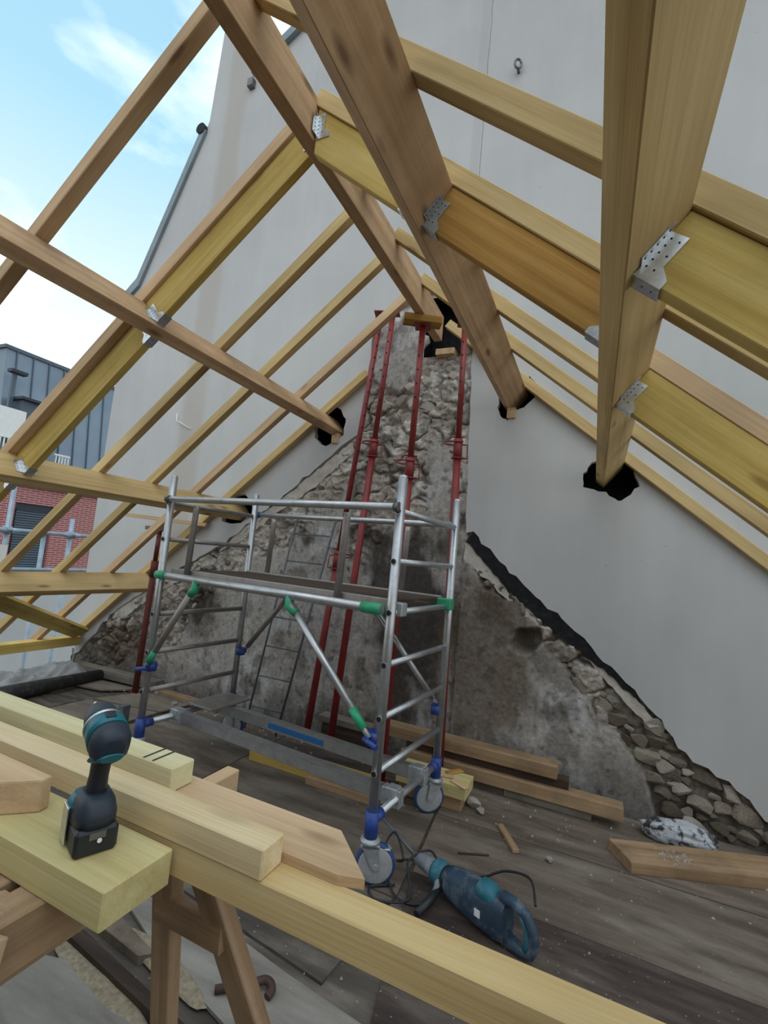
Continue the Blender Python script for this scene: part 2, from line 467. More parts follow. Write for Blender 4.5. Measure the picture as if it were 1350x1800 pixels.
def wallM(y):
    """local x = world X, local y = world Z, local z = towards the camera"""
    M = Matrix(((1, 0, 0), (0, 0, -1), (0, 1, 0))).to_4x4(); M.translation = Vector((0, y, 0))
    return M
def panel_with_holes(name, outer, holes, y, d, mat, parent=None):
    cu = bpy.data.curves.new(name, 'CURVE'); cu.dimensions = '2D'; cu.fill_mode = 'BOTH'; cu.extrude = d / 2
    for poly in [outer] + holes:
        s = cu.splines.new('POLY'); s.points.add(len(poly) - 1)
        for p, q in zip(s.points, poly): p.co = (q[0], q[1], 0, 1)
        s.use_cyclic_u = True
    tmp = bpy.data.objects.new('tmp', cu); COL.objects.link(tmp)
    dg = bpy.context.evaluated_depsgraph_get()
    me = bpy.data.meshes.new_from_object(tmp.evaluated_get(dg))
    bpy.data.objects.remove(tmp); bpy.data.curves.remove(cu)
    me.name = name; me.materials.clear(); me.materials.append(MATS[mat])
    for v in me.vertices:                       # to world axes so textures read X and Z
        x, z, w = v.co; v.co = (x, y - w, z)
    o = bpy.data.objects.new(name, me); COL.objects.link(o)
    attach(o, parent)
    return o
def ragged(pts, step=0.06, amp=0.015, seed=0, closed=False):
    rnd = random.Random(seed); out = []
    seq = list(zip(pts, pts[1:] + ([pts[0]] if closed else [])))
    if not closed: seq = list(zip(pts, pts[1:]))
    for (x0, z0), (x1, z1) in seq:
        L = math.hypot(x1 - x0, z1 - z0); k = max(1, int(L / step))
        for i in range(k):
            f = i / k; out.append((x0 + (x1 - x0) * f + rnd.uniform(-amp, amp), z0 + (z1 - z0) * f + rnd.uniform(-amp, amp)))
    if not closed: out.append(pts[-1])
    return out

WY = 3.85                                   # face of the white gable wall
RX, RZ, TS = -1.412, 3.763, 0.828            # ridge line and pitch of the rafters' underside
ANG = math.atan(TS); CA, SA = math.cos(ANG), math.sin(ANG)

# ------------------------------------------------------------------ gable wall
left_line = [(-5.60, 0.10), (-5.44, 0.27), (-5.04, 0.69), (-4.3, 1.17), (-3.52, 1.60), (-2.75, 2.20), (-2.19, 2.66), (-2.06, 2.74)]
col_left = [(-2.06, 2.74), (-2.05, 3.3), (-2.02, 3.94)]
col_top = [(-2.02, 3.94), (-1.85, 3.90), (-1.6, 4.02), (-1.42, 4.06), (-1.2, 3.97), (-1.06, 3.80)]
col_right = [(-1.06, 3.80), (-1.05, 3.4), (-1.02, 2.6), (-0.985, 1.86)]
right_line = [(-0.985, 1.86), (-0.93, 1.87), (-0.5, 1.50), (0.2, 0.94), (0.42, 0.72), (0.66, 0.45), (0.85, 0.38), (1.05, 0.21), (1.6, -0.15)]
inner = (ragged(left_line, 0.07, 0.018, 1)[:-1] + ragged(col_left, 0.09, 0.010, 2)[:-1] + ragged(col_top, 0.06, 0.02, 3)[:-1]
         + ragged(col_right, 0.08, 0.006, 4)[:-1] + ragged(right_line, 0.06, 0.016, 5))
outer = [(-5.62, -2.5), (-5.62, 4.62), (-5.45, 4.76), (-4.66, 6.65), (-4.615, 6.78), (-4.56, 8.3), (-4.02, 8.3), (-3.95, 7.17), (-3.53, 7.39),
         (-3.2, 7.60), (-1.0, 9.1), (3.4, 9.1), (3.4, -0.6), (1.6, -0.6)] + inner[::-1] + [(-5.6, -2.5)]
pocket_p1r = ragged([(-0.80, 2.93), (-0.79, 3.02), (-0.73, 3.06), (-0.55, 3.19), (-0.49, 3.10), (-0.51, 3.00), (-0.58, 2.93), (-0.66, 2.90), (-0.70, 2.82), (-0.76, 2.84)], 0.03, 0.008, 11, True)
pocket_p2r = ragged([(-0.11, 2.38), (-0.05, 2.46), (0.12, 2.56), (0.20, 2.50), (0.24, 2.40), (0.27, 2.30), (0.22, 2.23), (0.13, 2.17), (0.05, 2.24), (-0.03, 2.26), (-0.10, 2.27)], 0.03, 0.010, 12, True)
pocket_p1l = ragged([(-2.56, 2.70), (-2.58, 2.86), (-2.50, 2.98), (-2.40, 3.02), (-2.30, 2.98), (-2.24, 2.88), (-2.24, 2.72), (-2.34, 2.66), (-2.42, 2.62), (-2.50, 2.64)], 0.03, 0.008, 13, True)
pocket_p2l = ragged([(-3.60, 1.82), (-3.60, 1.98), (-3.50, 2.09), (-3.34, 2.12), (-3.23, 2.03), (-3.22, 1.88), (-3.34, 1.82), (-3.46, 1.80)], 0.04, 0.006, 14, True)
wall = panel_with_holes('wall_back', outer, [pocket_p1r, pocket_p2r, pocket_p1l, pocket_p2l], WY + 0.03, 0.06, 'render_white')
tag(wall, 'white rendered gable wall rising behind the timber roof', kind='structure')

def lerp_line(pts, x):
    for (x0, z0), (x1, z1) in zip(pts, pts[1:]):
        if x0 <= x <= x1: return z0 + (z1 - z0) * (x - x0) / (x1 - x0)
    return None
def top_of_masonry(x):
    if x < -2.06: return lerp_line(left_line, x) if x >= -5.6 else 0.1
    if x < -1.0: return 4.06
    v = lerp_line(right_line, x)
    return v if v is not None else -0.2
def sstep(a, b, x):
    t_ = min(1, max(0, (x - a) / (b - a))); return t_ * t_ * (3 - 2 * t_)
def blob(x, z, cx, cz, rx_, rz_):
    return max(0.0, 1 - math.hypot((x - cx) / rx_, (z - cz) / rz_))
RIDGE_POCKET = (-1.50, -1.13, 3.44, 4.0)
def in_ridge_pocket(x, z):
    wob = 0.03 * noise.noise((x * 9, z * 9, 3.3))
    return RIDGE_POCKET[0] + wob < x < RIDGE_POCKET[1] + wob and RIDGE_POCKET[2] + wob < z < RIDGE_POCKET[3]
def plasterness(x, z):
    """1 where old smooth plaster is left on the stones"""
    n1 = noise.fractal((x * 1.3, z * 1.3, 1.7), 1.0, 2.0, 4)
    n2 = noise.fractal((x * 4.5, z * 4.5, 5.1), 0.9, 2.0, 4)
    dep = (top_of_masonry(x) if not -2.06 < x < -1.0 else 9) - z
    if x >= -1.0: p = dep - 0.33 - 0.10 * sstep(0.1, 0.8, x) - 0.6 * sstep(0.25, 0.75, x + 0.25 * n1 + 0.1 * n2)
    elif x < -2.06: p = dep - 0.52 - 0.25 * sstep(-3.6, -4.3, x)
    else: p = -0.12 + 0.35 * sstep(1.75, 1.2, z) + 0.5 * blob(x, z, -1.75, 3.55, 0.35, 0.5) + 0.45 * blob(x, z, -1.25, 1.9, 0.2, 0.9) + 0.3 * blob(x, z, -1.35, 2.55, 0.25, 0.25)
    return sstep(-0.03, 0.06, p + 0.22 * n1 + 0.10 * n2)
def masonry():
    stp = 0.0105
    x0, x1, z0, z1 = -5.72, 1.55, -0.12, 4.16
    nx, nz_ = int((x1 - x0) / stp), int((z1 - z0) / stp)
    verts, cols, idx = [], [], {}
    keep = [[False] * (nz_ + 1) for _ in range(nx + 1)]
    for i in range(nx + 1):
        x = x0 + i * stp; top = top_of_masonry(x)
        lo, hi = (top_of_masonry(x - 0.06), top_of_masonry(x + 0.06))
        top = max(v for v in (top, lo, hi) if v is not None) + 0.07
        for k in range(nz_ + 1):
            z = z0 + k * stp
            if z < top and not in_ridge_pocket(x, z): keep[i][k] = True
    for i in range(nx + 1):
        x = x0 + i * stp
        for k in range(nz_ + 1):
            if not keep[i][k]: continue
            z = z0 + k * stp
            P = plasterness(x, z)
            wx = x + 0.09 * noise.fractal((x * 4, z * 4, 0), 0.9, 2.0, 3); wz_ = z + 0.09 * noise.fractal((x * 4, z * 4, 7), 0.9, 2.0, 3)
            d, pts = noise.voronoi((wx * 4.6, wz_ * 6.4, 0.5))
            cell = min(1, (d[1] - d[0]) * 2.2)
            rough = noise.fractal((x * 5, z * 5.5, 4.2), 0.75, 2.1, 6)
            rdg = 1 - abs(noise.fractal((x * 9, z * 11, 8.8), 0.9, 2.0, 4))
            lump = noise.noise((pts[0][0] * 3.1, pts[0][1] * 3.7, 2))
            soft = sstep(-0.25, 0.25, noise.fractal((x * 1.7, z * 1.9, 12.5), 1.0, 2.0, 3))   # where mortar blurs the joints
            rub = 0.030 * sstep(0, 0.45, cell) * (1 - 0.75 * soft) + 0.026 * rough + 0.022 * rdg ** 3 + 0.016 * lump
            rubz = sstep(-0.05, 0.25, x) * (1 - P)
            rub = rub * (1 - 0.65 * rubz) - 0.012 * rubz
            smooth_h = 0.040 + 0.005 * rough
            h = rub * (1 - P) + smooth_h * P
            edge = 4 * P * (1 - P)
            hx_, hz_ = x + 0.05 * noise.noise((x * 9, z * 9, 1)), z + 0.05 * noise.noise((x * 9, z * 9, 6))
            hole = max(blob(hx_ - 0.35 * (hz_ - 1.08), hz_, -0.45, 1.08, 0.13, 0.15), 1.2 * blob(x, z, -1.42, 2.98, 0.09, 0.05))
            h -= 0.16 * sstep(0.1, 0.45, hole)
            tl_ = top_of_masonry(x)
            over = sstep(-0.05, 0.0, z - tl_) if not (-2.06 < x < -1.0) else max(sstep(-2.00, -2.06, x), sstep(-1.09, -1.03, x), sstep(3.86, 3.93, z))
            if x < -2.0 and z < 2.8 and x > -2.1: over = 0.0 if z < tl_ - 0.1 else over
            if -0.98 < x < 0.36 and tl_ - z < 0.17 - 0.08 * sstep(-0.9, 0.3, x): h = min(h, 0.028)
            h = min(h, 0.075) * (1 - over) + min(h, 0.012) * over
            # dig at the foot of the wall behind the props
            verts.append((x, WY + 0.045 - h, z))
            # colour
            n2 = noise.fractal((x * 2.1, z * 2.1, 9), 1.0, 2.0, 5); n3 = noise.fractal((x * 11, z * 1.6, 5), 0.9, 2.0, 4)
            tone = noise.noise((pts[0][0] * 5.3, pts[0][1] * 4.7, 6))
            stone = Vector((0.46, 0.42, 0.385)) * (1 + 0.30 * tone + 0.35 * rough)
            joint = Vector((0.12, 0.10, 0.085))
            c = joint.lerp(stone, max(sstep(0.05, 0.35, cell), 0.8 * soft))
            pale = sstep(0.15, 0.6, n2 + 0.5 * noise.noise((x * 1.1, z * 1.1, 3)) + (0.25 if x < -1.0 and z > 1.6 else -0.1))
            c = c.lerp(Vector((0.66, 0.635, 0.61)), 0.95 * pale * max(0.5, sstep(0.05, 0.4, cell)))
            pl = Vector((0.42, 0.40, 0.385)) * (1 + 0.22 * n3)
            pl = pl.lerp(Vector((0.55, 0.55, 0.565)), sstep(0.0, 0.6, n2))
            c = c.lerp(pl, P * 0.92)
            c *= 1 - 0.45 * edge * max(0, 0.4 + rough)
            c = c.lerp(Vector((0.10, 0.082, 0.066)), 0.7 * rubz)
            # soot of the old chimney, damp brown on the right
            soot = max(2.2 * blob(x, z, -1.40, 1.12, 0.52, 1.10), 1.1 * blob(x, z, -1.75, 1.75, 0.3, 0.45), 1.3 * blob(x, z, -3.75, 0.85, 0.42, 0.5))
            soot = sstep(0.12, 0.95, soot + 0.75 * n2 + 0.35 * n3 + 0.25 * rough - 0.05)
            c = c.lerp(Vector((0.032, 0.026, 0.022)), 0.9 * soot)
            brown = max(1.5 * blob(x, z, -0.75, 0.85, 0.55, 0.95), 1.2 * blob(x, z, -4.9, 0.35, 0.7, 0.5))
            brown = sstep(0.2, 0.8, brown + 0.5 * n2 + 0.25 * n3)
            c = c.lerp(Vector((0.12, 0.085, 0.058)), 0.75 * brown)
            bl = sstep(0.12, 0.5, noise.fractal((x * 3.2, z * 2.6, 21), 0.9, 2.0, 5))
            c = c.lerp(Vector((0.105, 0.085, 0.068)), 0.5 * bl)
            spk = sstep(0.35, 0.6, noise.fractal((x * 12, z * 12, 31), 0.9, 2.0, 3))
            c = c.lerp(Vector((0.06, 0.05, 0.042)), 0.5 * spk)
            # darker towards the floor, edge broken by noise
            foot_tone = sstep(0.45, 0.0, z + 0.25 * n2)
            c = c.lerp(Vector((0.07, 0.06, 0.052)), 0.6 * foot_tone)
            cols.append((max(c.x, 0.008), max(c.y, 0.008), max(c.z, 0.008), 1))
            idx[(i, k)] = len(verts) - 1
    faces = []
    for i in range(nx):
        for k in range(nz_):
            q = [(i, k), (i + 1, k), (i + 1, k + 1), (i, k + 1)]
            if all(a in idx for a in q): faces.append([idx[a] for a in q])
    me = bpy.data.meshes.new('masonry'); me.from_pydata(verts, [], faces)
    ca = me.color_attributes.new('Col', 'FLOAT_COLOR', 'POINT')
    flat = [v for c in cols for v in c]; ca.data.foreach_set('color', flat)
    me.materials.append(MATS['masonry'])
    for p in me.polygons: p.use_smooth = True
    o = bpy.data.objects.new('masonry', me); COL.objects.link(o); attach(o, wall)
    o['label'] = 'exposed old stonework and patchy plaster of the former gable and chimney'
    o['kind'] = 'stuff'
    return o
mas = masonry()

# separate stones in the rubble
def stone_mesh(seed):
    """angular lump: convex hull of scattered points with worn edges"""
    rnd = random.Random(seed); bm = bmesh.new()
    for _ in range(13):
        d = Vector((rnd.gauss(0, 1), rnd.gauss(0, 1), rnd.gauss(0, 1))).normalized()
        k = max(abs(d.x), abs(d.z)); bm.verts.new(d * rnd.uniform(0.88, 1.12) / (0.55 + 0.45 * k))
    h = bmesh.ops.convex_hull(bm, input=bm.verts[:])
    junk = [v for v in bm.verts if not v.link_faces]
    if junk: bmesh.ops.delete(bm, geom=junk, context='VERTS')
    bmesh.ops.bevel(bm, geom=bm.edges[:], offset=0.10, segments=1, affect='EDGES', clamp_overlap=True)
    bmesh.ops.recalc_face_normals(bm, faces=bm.faces[:])
    me = bpy.data.meshes.new('stone'); bm.to_mesh(me); bm.free()
    return me
smeshes = {}
for mn in ('stone_tan', 'stone_dark', 'mortar', 'stone_mid'):
    smeshes[mn] = []
    for k in range(12):
        me = stone_mesh(100 + k); me.materials.append(MATS[mn]); smeshes[mn].append(me)
placed = []
def put_stone(x, z, sx_, sz_, mat, rnd, depth=None, ang=None):
    me = rnd.choice(smeshes[mat])
    o = bpy.data.objects.new('stone', me); COL.objects.link(o)
    dp = depth if depth else 0.5 * min(sx_, sz_)
    o.location = (x, WY + 0.035 - 0.05 * dp, z)
    o.rotation_euler = (rnd.uniform(-.15, .15), ang if ang is not None else rnd.uniform(-.5, .5), rnd.uniform(-.15, .15))
    o.scale = (sx_, dp, sz_)
    attach(o, wall)
    placed.append((x, z, max(sx_, sz_)))
def scatter(cnt, region, smin, smax, mats, seed, asp=(0.55, 0.95), gap=0.85, ang=None):
    rnd = random.Random(seed); tries = 0; done = 0
    while done < cnt and tries < cnt * 60:
        tries += 1
        x, z = region(rnd)
        s = rnd.uniform(smin, smax); sz_ = s * rnd.uniform(*asp)
        tp = top_of_masonry(x)
        if tp is None or z > tp - (max(sz_, s) * 1.15 + 0.03 if x < 0 else sz_ * 0.95) or (-2.1 < x < -1.0 and z > 1.8 and not -1.98 + s < x < -1.1 - s) or z < 0.03 or in_ridge_pocket(x, z): continue
        if -0.99 < x < 0.40 and tp - z < 0.20 + s: continue
        if math.hypot(x + 0.45, z - 1.08) < 0.2: continue
        if any(math.hypot(x - a, z - b_) < gap * (s + r) for a, b_, r in placed): continue
        if plasterness(x, z) > 0.5 and rnd.random() < 0.93: continue
        put_stone(x, z, s, sz_, rnd.choice(mats), rnd, ang=(ang + rnd.uniform(-.25, .25)) if ang is not None else None); done += 1
def reg_right(r):
    x = r.uniform(-0.12, 1.25); return x, top_of_masonry(x) - 0.05 - 0.45 * r.random() ** 1.3
def reg_right2(r):
    x = r.uniform(-0.95, 0.3); return x, top_of_masonry(x) - r.uniform(0.10, 0.42)
def reg_col(r): return r.uniform(-1.98, -1.08), r.uniform(2.0, 3.85)
def reg_left(r):
    x = r.uniform(-5.3, -2.1); return x, top_of_masonry(x) - r.uniform(0.08, 0.75)
scatter(34, reg_right, 0.06, 0.105, ['stone_tan', 'stone_dark', 'stone_mid'], 21, (0.5, 0.75), 0.66, ang=0.35)
scatter(80, reg_right, 0.03, 0.06, ['stone_tan', 'stone_dark', 'stone_mid'], 25, (0.5, 0.85), 0.66, ang=0.35)
scatter(28, reg_right2, 0.03, 0.075, ['stone_tan', 'stone_dark'], 22, (0.5, 0.9), 0.9)
scatter(75, reg_col, 0.03, 0.08, ['stone_tan', 'mortar', 'mortar', 'stone_tan'], 23, (0.6, 1.0), 0.80)
scatter(50, reg_left, 0.025, 0.06, ['stone_tan', 'mortar', 'stone_tan', 'stone_dark'], 24, (0.5, 0.95), 0.95)
put_stone(-1.83, 2.47, 0.075, 0.07, 'mortar', random.Random(3), 0.06)

# tar strip and torn mortar along the former roof line on the right, mortar fillet on the left
def strip(name, pts, mat, y, d, seed, amp=0.012, step=0.035):
    return prism(name, ragged(pts, step, amp, seed, True), wallM(y), d, mat, wall)
strip('tar_strip', [(-0.97, 1.80), (-0.90, 1.91), (-0.40, 1.46), (0.05, 1.075), (0.33, 0.83), (0.30, 0.80), (0.02, 1.00), (-0.30, 1.20), (-0.58, 1.40)], 'tar_black', WY + 0.035, 0.03, 31, 0.009, 0.04)
strip('torn_mortar', [(-0.985, 1.79), (-0.93, 1.80), (-0.55, 1.42), (-0.36, 1.24), (-0.36, 1.18), (-0.60, 1.34), (-0.80, 1.52), (-0.985, 1.62)], 'mortar', WY + 0.045, 0.03, 32)
strip('torn_mortar', [(-0.10, 1.10), (0.02, 1.02), (0.30, 0.80), (0.46, 0.64), (0.40, 0.62), (0.26, 0.74), (0.08, 0.91)], 'mortar', WY + 0.045, 0.03, 33, 0.006)
strip('torn_mortar', [(-3.60, 1.50), (-3.30, 1.78), (-2.75, 2.18), (-2.15, 2.66), (-2.12, 2.56), (-2.50, 2.22), (-2.95, 1.92), (-3.35, 1.62)], 'mortar', WY + 0.045, 0.035, 34)
strip('torn_mortar', [(-5.05, 0.68), (-4.55, 1.04), (-3.75, 1.44), (-3.72, 1.36), (-4.4, 0.98), (-5.0, 0.56)], 'mortar', WY + 0.045, 0.03, 35)
# lining of the beam pockets
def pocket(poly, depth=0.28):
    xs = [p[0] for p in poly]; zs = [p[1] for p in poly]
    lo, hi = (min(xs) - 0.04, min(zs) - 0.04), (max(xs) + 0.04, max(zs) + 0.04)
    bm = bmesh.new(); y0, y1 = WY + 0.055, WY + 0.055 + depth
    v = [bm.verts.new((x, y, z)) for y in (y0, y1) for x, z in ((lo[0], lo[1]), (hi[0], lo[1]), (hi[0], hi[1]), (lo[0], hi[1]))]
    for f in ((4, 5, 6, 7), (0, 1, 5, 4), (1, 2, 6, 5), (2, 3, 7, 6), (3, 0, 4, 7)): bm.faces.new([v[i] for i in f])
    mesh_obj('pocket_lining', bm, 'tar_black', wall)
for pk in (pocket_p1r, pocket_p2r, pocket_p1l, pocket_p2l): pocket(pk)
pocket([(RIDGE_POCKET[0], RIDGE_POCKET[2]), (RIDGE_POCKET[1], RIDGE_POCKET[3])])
# packing blocks left in the pockets
def packing(lo, hi, label):
    o = axbox('packing_block', lo, hi, 'wood_chevron_pink'); tag(o, label, 'wood block', 'packing blocks under beam ends')
packing((-1.37, 3.80, 3.42), (-1.20, 3.98, 3.475), 'small wooden packing block in the pocket under the ridge beam')
packing((-0.715, 3.83, 2.83), (-0.645, 3.95, 2.92), 'small wooden packing block below the beam end beside the stone pier')
packing((-2.36, 3.83, 2.64), (-2.29, 3.95, 2.74), 'small wooden packing block below the left beam end near the props')
# copings of the white wall
trim = prism('trim_1', [(-5.66, 4.66), (-5.47, 4.82), (-4.70, 6.66), (-4.62, 6.63), (-5.42, 4.72), (-5.60, 4.58)], wallM(WY + 0.32), 0.36, 'coping_lead')
tag(trim, 'grey lead coping along the sloping wall edge', kind='structure')
trim2 = prism('trim_2', [(-3.98, 7.15), (-3.98, 7.23), (-3.2, 7.70), (-1.0, 9.2), (-1.0, 9.08), (-3.2, 7.58), (-3.55, 7.37)], wallM(WY + 0.32), 0.38, 'coping_lead')
tag(trim2, 'grey lead coping on the rising wall top', kind='structure')
endcap = lathe('trim_3', (-4.70, 3.80, 6.66), (0, 1, 0), [(0, 0.07), (0.12, 0.07)], 'tar_black'); tag(endcap, 'dark rounded end of the wall coping', kind='structure')
# iron ring on the wall
bm = bmesh.new()
ring_pts = [(-0.83 + 0.026 * math.cos(a), 3.80 + 0.015 * math.cos(a), 6.075 + 0.045 * math.sin(a)) for a in [i * 2 * math.pi / 20 for i in range(21)]]
tube_bm(bm, ring_pts, 0.011, 8); tube_bm(bm, [(-0.83, 3.86, 6.035), (-0.83, 3.80, 6.035)], 0.012, 8)
tag(mesh_obj('wall_ring', bm, 'steel_dark', smooth=True), 'small dark iron ring fixed high on the white wall', 'ring')
tag(axbox('wall_bracket', (-4.02, 3.79, 6.98), (-3.94, 3.86, 7.08), 'steel_dark'), 'tiny dark bracket on the white wall by the ridge', 'bracket')
# crack in render on the left
tag(tube('wall_wire', [(-4.46, 3.845, 3.02), (-4.44, 3.83, 2.93), (-4.36, 3.83, 2.90), (-4.22, 3.845, 2.83)], 0.006, 'paint_white', seg=6), 'bit of pale wire sticking out of the white wall', 'wire')

# ------------------------------------------------------------------ unseen walls behind and right of the camera, added to hold back low light
wr = panel_with_holes('wall_rear', [(-5.62, -2.5), (-5.62, 1.2), (-1.3, 4.4), (3.4, 1.6), (3.4, -2.5)], [], -2.2, 0.3, 'mortar')
tag(wr, 'unseen wall behind the viewpoint, added to block low sky light', kind='structure')
wrt = mesh_obj('wall_right', box_bm(3.2, 3.45, -2.05, 3.82, -2.5, 0.35), 'mortar'); tag(wrt, 'unseen low wall on the right, added to block low sky light', kind='structure')

# ------------------------------------------------------------------ floor
bm = box_bm(-5.75, 3.2, -2.05, 3.95, -0.25, -0.016)
floor = mesh_obj('floor', bm, 'floor_debris'); tag(floor, 'rough dusty attic floor of boards and plywood sheets', kind='structure')
def slab(poly, mat, top=0.0, th=0.014, name='floor_board', parent=None):
    c = (sum(p[0] for p in poly) / len(poly), sum(p[1] for p in poly) / len(poly))
    M = Matrix.Translation((c[0], c[1], top - th))
    return prism(name, [(x - c[0], y - c[1]) for x, y in poly], M, th, mat, parent or floor)
def rect(x0, x1, y0, y1, g=0.004): return [(x0 + g, y0 + g), (x1 - g, y0 + g), (x1 - g, y1 - g), (x0 + g, y1 - g)]
# plywood sheets in the middle and right
slab([(-0.62, 1.62), (3.2, 1.62), (3.2, 2.50), (-0.78, 2.52)], 'floor_ply_dark')
slab([(-0.785, 2.525), (3.2, 2.505), (3.2, 3.18), (-0.85, 3.14)], 'floor_ply')
slab([(-0.85, 3.15), (3.2, 3.19), (3.2, 3.95), (-0.86, 3.95)], 'floor_ply')
slab([(-2.35, 2.32), (-0.79, 2.30), (-0.865, 3.14), (-2.35, 3.16)], 'floor_ply')
slab([(-2.35, 3.17), (-0.87, 3.15), (-0.87, 3.95), (-2.35, 3.95)], 'floor_ply_dark')
slab([(-3.55, 2.30), (-2.36, 2.32), (-2.36, 3.95), (-3.45, 3.95)], 'floor_ply')
slab([(-0.60, -0.6), (3.2, -0.6), (3.2, 1.61), (-0.60, 1.61)], 'floor_debris')
slab([(-1.98, 1.86), (-0.86, 1.74), (-0.80, 2.29), (-1.98, 2.31)], 'floor_debris', top=-0.003)
slab([(-3.6, 1.60), (-2.0, 1.60), (-2.0, 2.29), (-3.6, 2.29)], 'floor_debris', top=-0.003)
# boards on the left
slab([(-4.30, 3.20), (-3.56, 3.34), (-3.50, 3.86), (-4.14, 3.62)], 'floor_board', top=0.008)
slab([(-4.35, 2.30), (-3.60, 2.30), (-3.57, 3.32), (-4.32, 3.17)], 'floor_board', top=0.004)
slab([(-5.25, 2.30), (-4.38, 2.30), (-4.35, 3.16), (-5.1, 3.0)], 'floor_debris', top=0.0)
slab([(-4.95, 3.30), (-4.45, 3.40), (-4.22, 3.66), (-4.72, 3.60)], 'floor_board', top=0.016)
# pale boards and gap under the trestles
slab([(-2.3, 0.75), (-1.50, 0.80), (-1.18, 1.28), (-1.62, 1.36), (-2.1, 1.22)], 'floor_pale', top=0.006)
slab([(-1.49, 0.70), (-0.62, 0.72), (-0.62, 1.20), (-1.17, 1.27)], 'floor_pale', top=0.002)
slab([(-1.86, 1.66), (-1.45, 1.52), (-0.98, 1.42), (-0.60, 1.50), (-0.60, 1.66), (-1.0, 1.70), (-1.55, 1.78)], 'floor_pale', top=0.004)
slab([(-1.95, 1.40), (-1.05, 1.30), (-1.03, 1.335), (-1.94, 1.45)], 'wood_dark', top=0.03, th=0.045)
slab([(-1.95, 1.50), (-1.50, 1.46), (-1.46, 1.50), (-1.95, 1.60)], 'wood_old', top=0.02, th=0.035)
# sawdust heap and chips under the trestle
def mound(name, cx, cy, rx_, ry_, h, mat, seed, parent=None, label=None, rz=0.0):
    bm = bmesh.new(); N, Mq = 9, 28; rings = []
    for i in range(1, N + 1):
        f = i / N; ring = []
        for k in range(Mq):
            a = 2 * math.pi * k / Mq
            w = 1 + 0.16 * noise.noise((math.cos(a) * 1.7 + seed, math.sin(a) * 1.7, 0))
            x, y = rx_ * f * w * math.cos(a), ry_ * f * w * math.sin(a)
            z = h * (1 - f * f) * (0.7 + 0.6 * noise.noise((x * 14, y * 14, seed))) + (0.004 if f < 1 else -0.004)
            ring.append(bm.verts.new((cx + x * math.cos(rz) - y * math.sin(rz), cy + x * math.sin(rz) + y * math.cos(rz), max(z, -0.004))))
        rings.append(ring)
    top = bm.verts.new((cx, cy, h))
    for k in range(Mq): bm.faces.new((top, rings[0][k], rings[0][(k + 1) % Mq]))
    for a, b_ in zip(rings, rings[1:]):
        for k in range(Mq): bm.faces.new((a[k], b_[k], b_[(k + 1) % Mq], a[(k + 1) % Mq]))
    o = mesh_obj(name, bm, mat, parent, smooth=True)
    if label: tag(o, label, 'sawdust' if 'saw' in name else 'rubble', kind='stuff')
    return o
mound('sawdust', -1.55, 1.335, 0.34, 0.05, 0.007, 'sawdust', 3, label='pale sawdust spilled on the floor under the trestle', rz=-0.15)
mound('sawdust', -1.40, 1.50, 0.26, 0.045, 0.007, 'sawdust', 9, label='strip of pale sawdust behind the trestle leg', rz=-0.2)
# crumbs of plaster all over the floor
bm = bmesh.new(); rnd = random.Random(5)
def crumb(bm, x, y, s, z=0.0):
    a = rnd.uniform(0, 6.28); pts = []
    for k in range(5):
        r = s * rnd.uniform(0.6, 1.2); pts.append((x + r * math.cos(a + k * 1.257), y + r * math.sin(a + k * 1.257)))
    b0 = [bm.verts.new((p[0], p[1], z - 0.003)) for p in pts]; tp = bm.verts.new((x, y, z + s * rnd.uniform(0.6, 1.1)))
    for k in range(5): bm.faces.new((b0[k], b0[(k + 1) % 5], tp))
for _ in range(900):
    x, y = rnd.uniform(-4.4, 1.6), rnd.uniform(1.4, 3.8)
    if rnd.random() < 0.55: y = 3.78 - abs(rnd.gauss(0, 0.35))
    crumb(bm, x, y, rnd.choice([0.002, 0.003, 0.004, 0.005, 0.006, 0.010]) * (1.3 if y > 3 else 0.8))
for _ in range(160):
    crumb(bm, rnd.gauss(-3.0, 0.8), min(3.79, 3.68 + rnd.gauss(0, 0.08)), rnd.uniform(0.006, 0.02))
tag(mesh_obj('plaster_crumbs', bm, 'debris_grey'), 'scattered crumbs of plaster and stone on the floor', 'rubble', kind='stuff')
# loose lumps of stone one can pick out
LUMPS = [(-0.66, 3.36, 0.05, 'lump of pale rubble beside the stacked yellow blocks'), (-0.60, 3.31, 0.03, 'small chip of rubble at the corner of the yellow blocks'),
         (-0.15, 3.02, 0.022, 'pebble-sized chip on bare plywood right of the blocks'),
         (-4.02, 3.70, 0.045, 'stone lump on the floorboards behind the left scaffold leg'), (-3.62, 3.55, 0.03, 'small stone between scaffold frame and wall plank')]
for x, y, s, lb in LUMPS:
    o = bpy.data.objects.new('rubble_lump', random.choice(smeshes['mortar'])); COL.objects.link(o)
    o.location = (x, y, s * 0.6); o.scale = (s, s * 0.8, s * 0.7); o.rotation_euler = (0, 0, random.uniform(0, 3)); tag(o, lb, 'rubble')

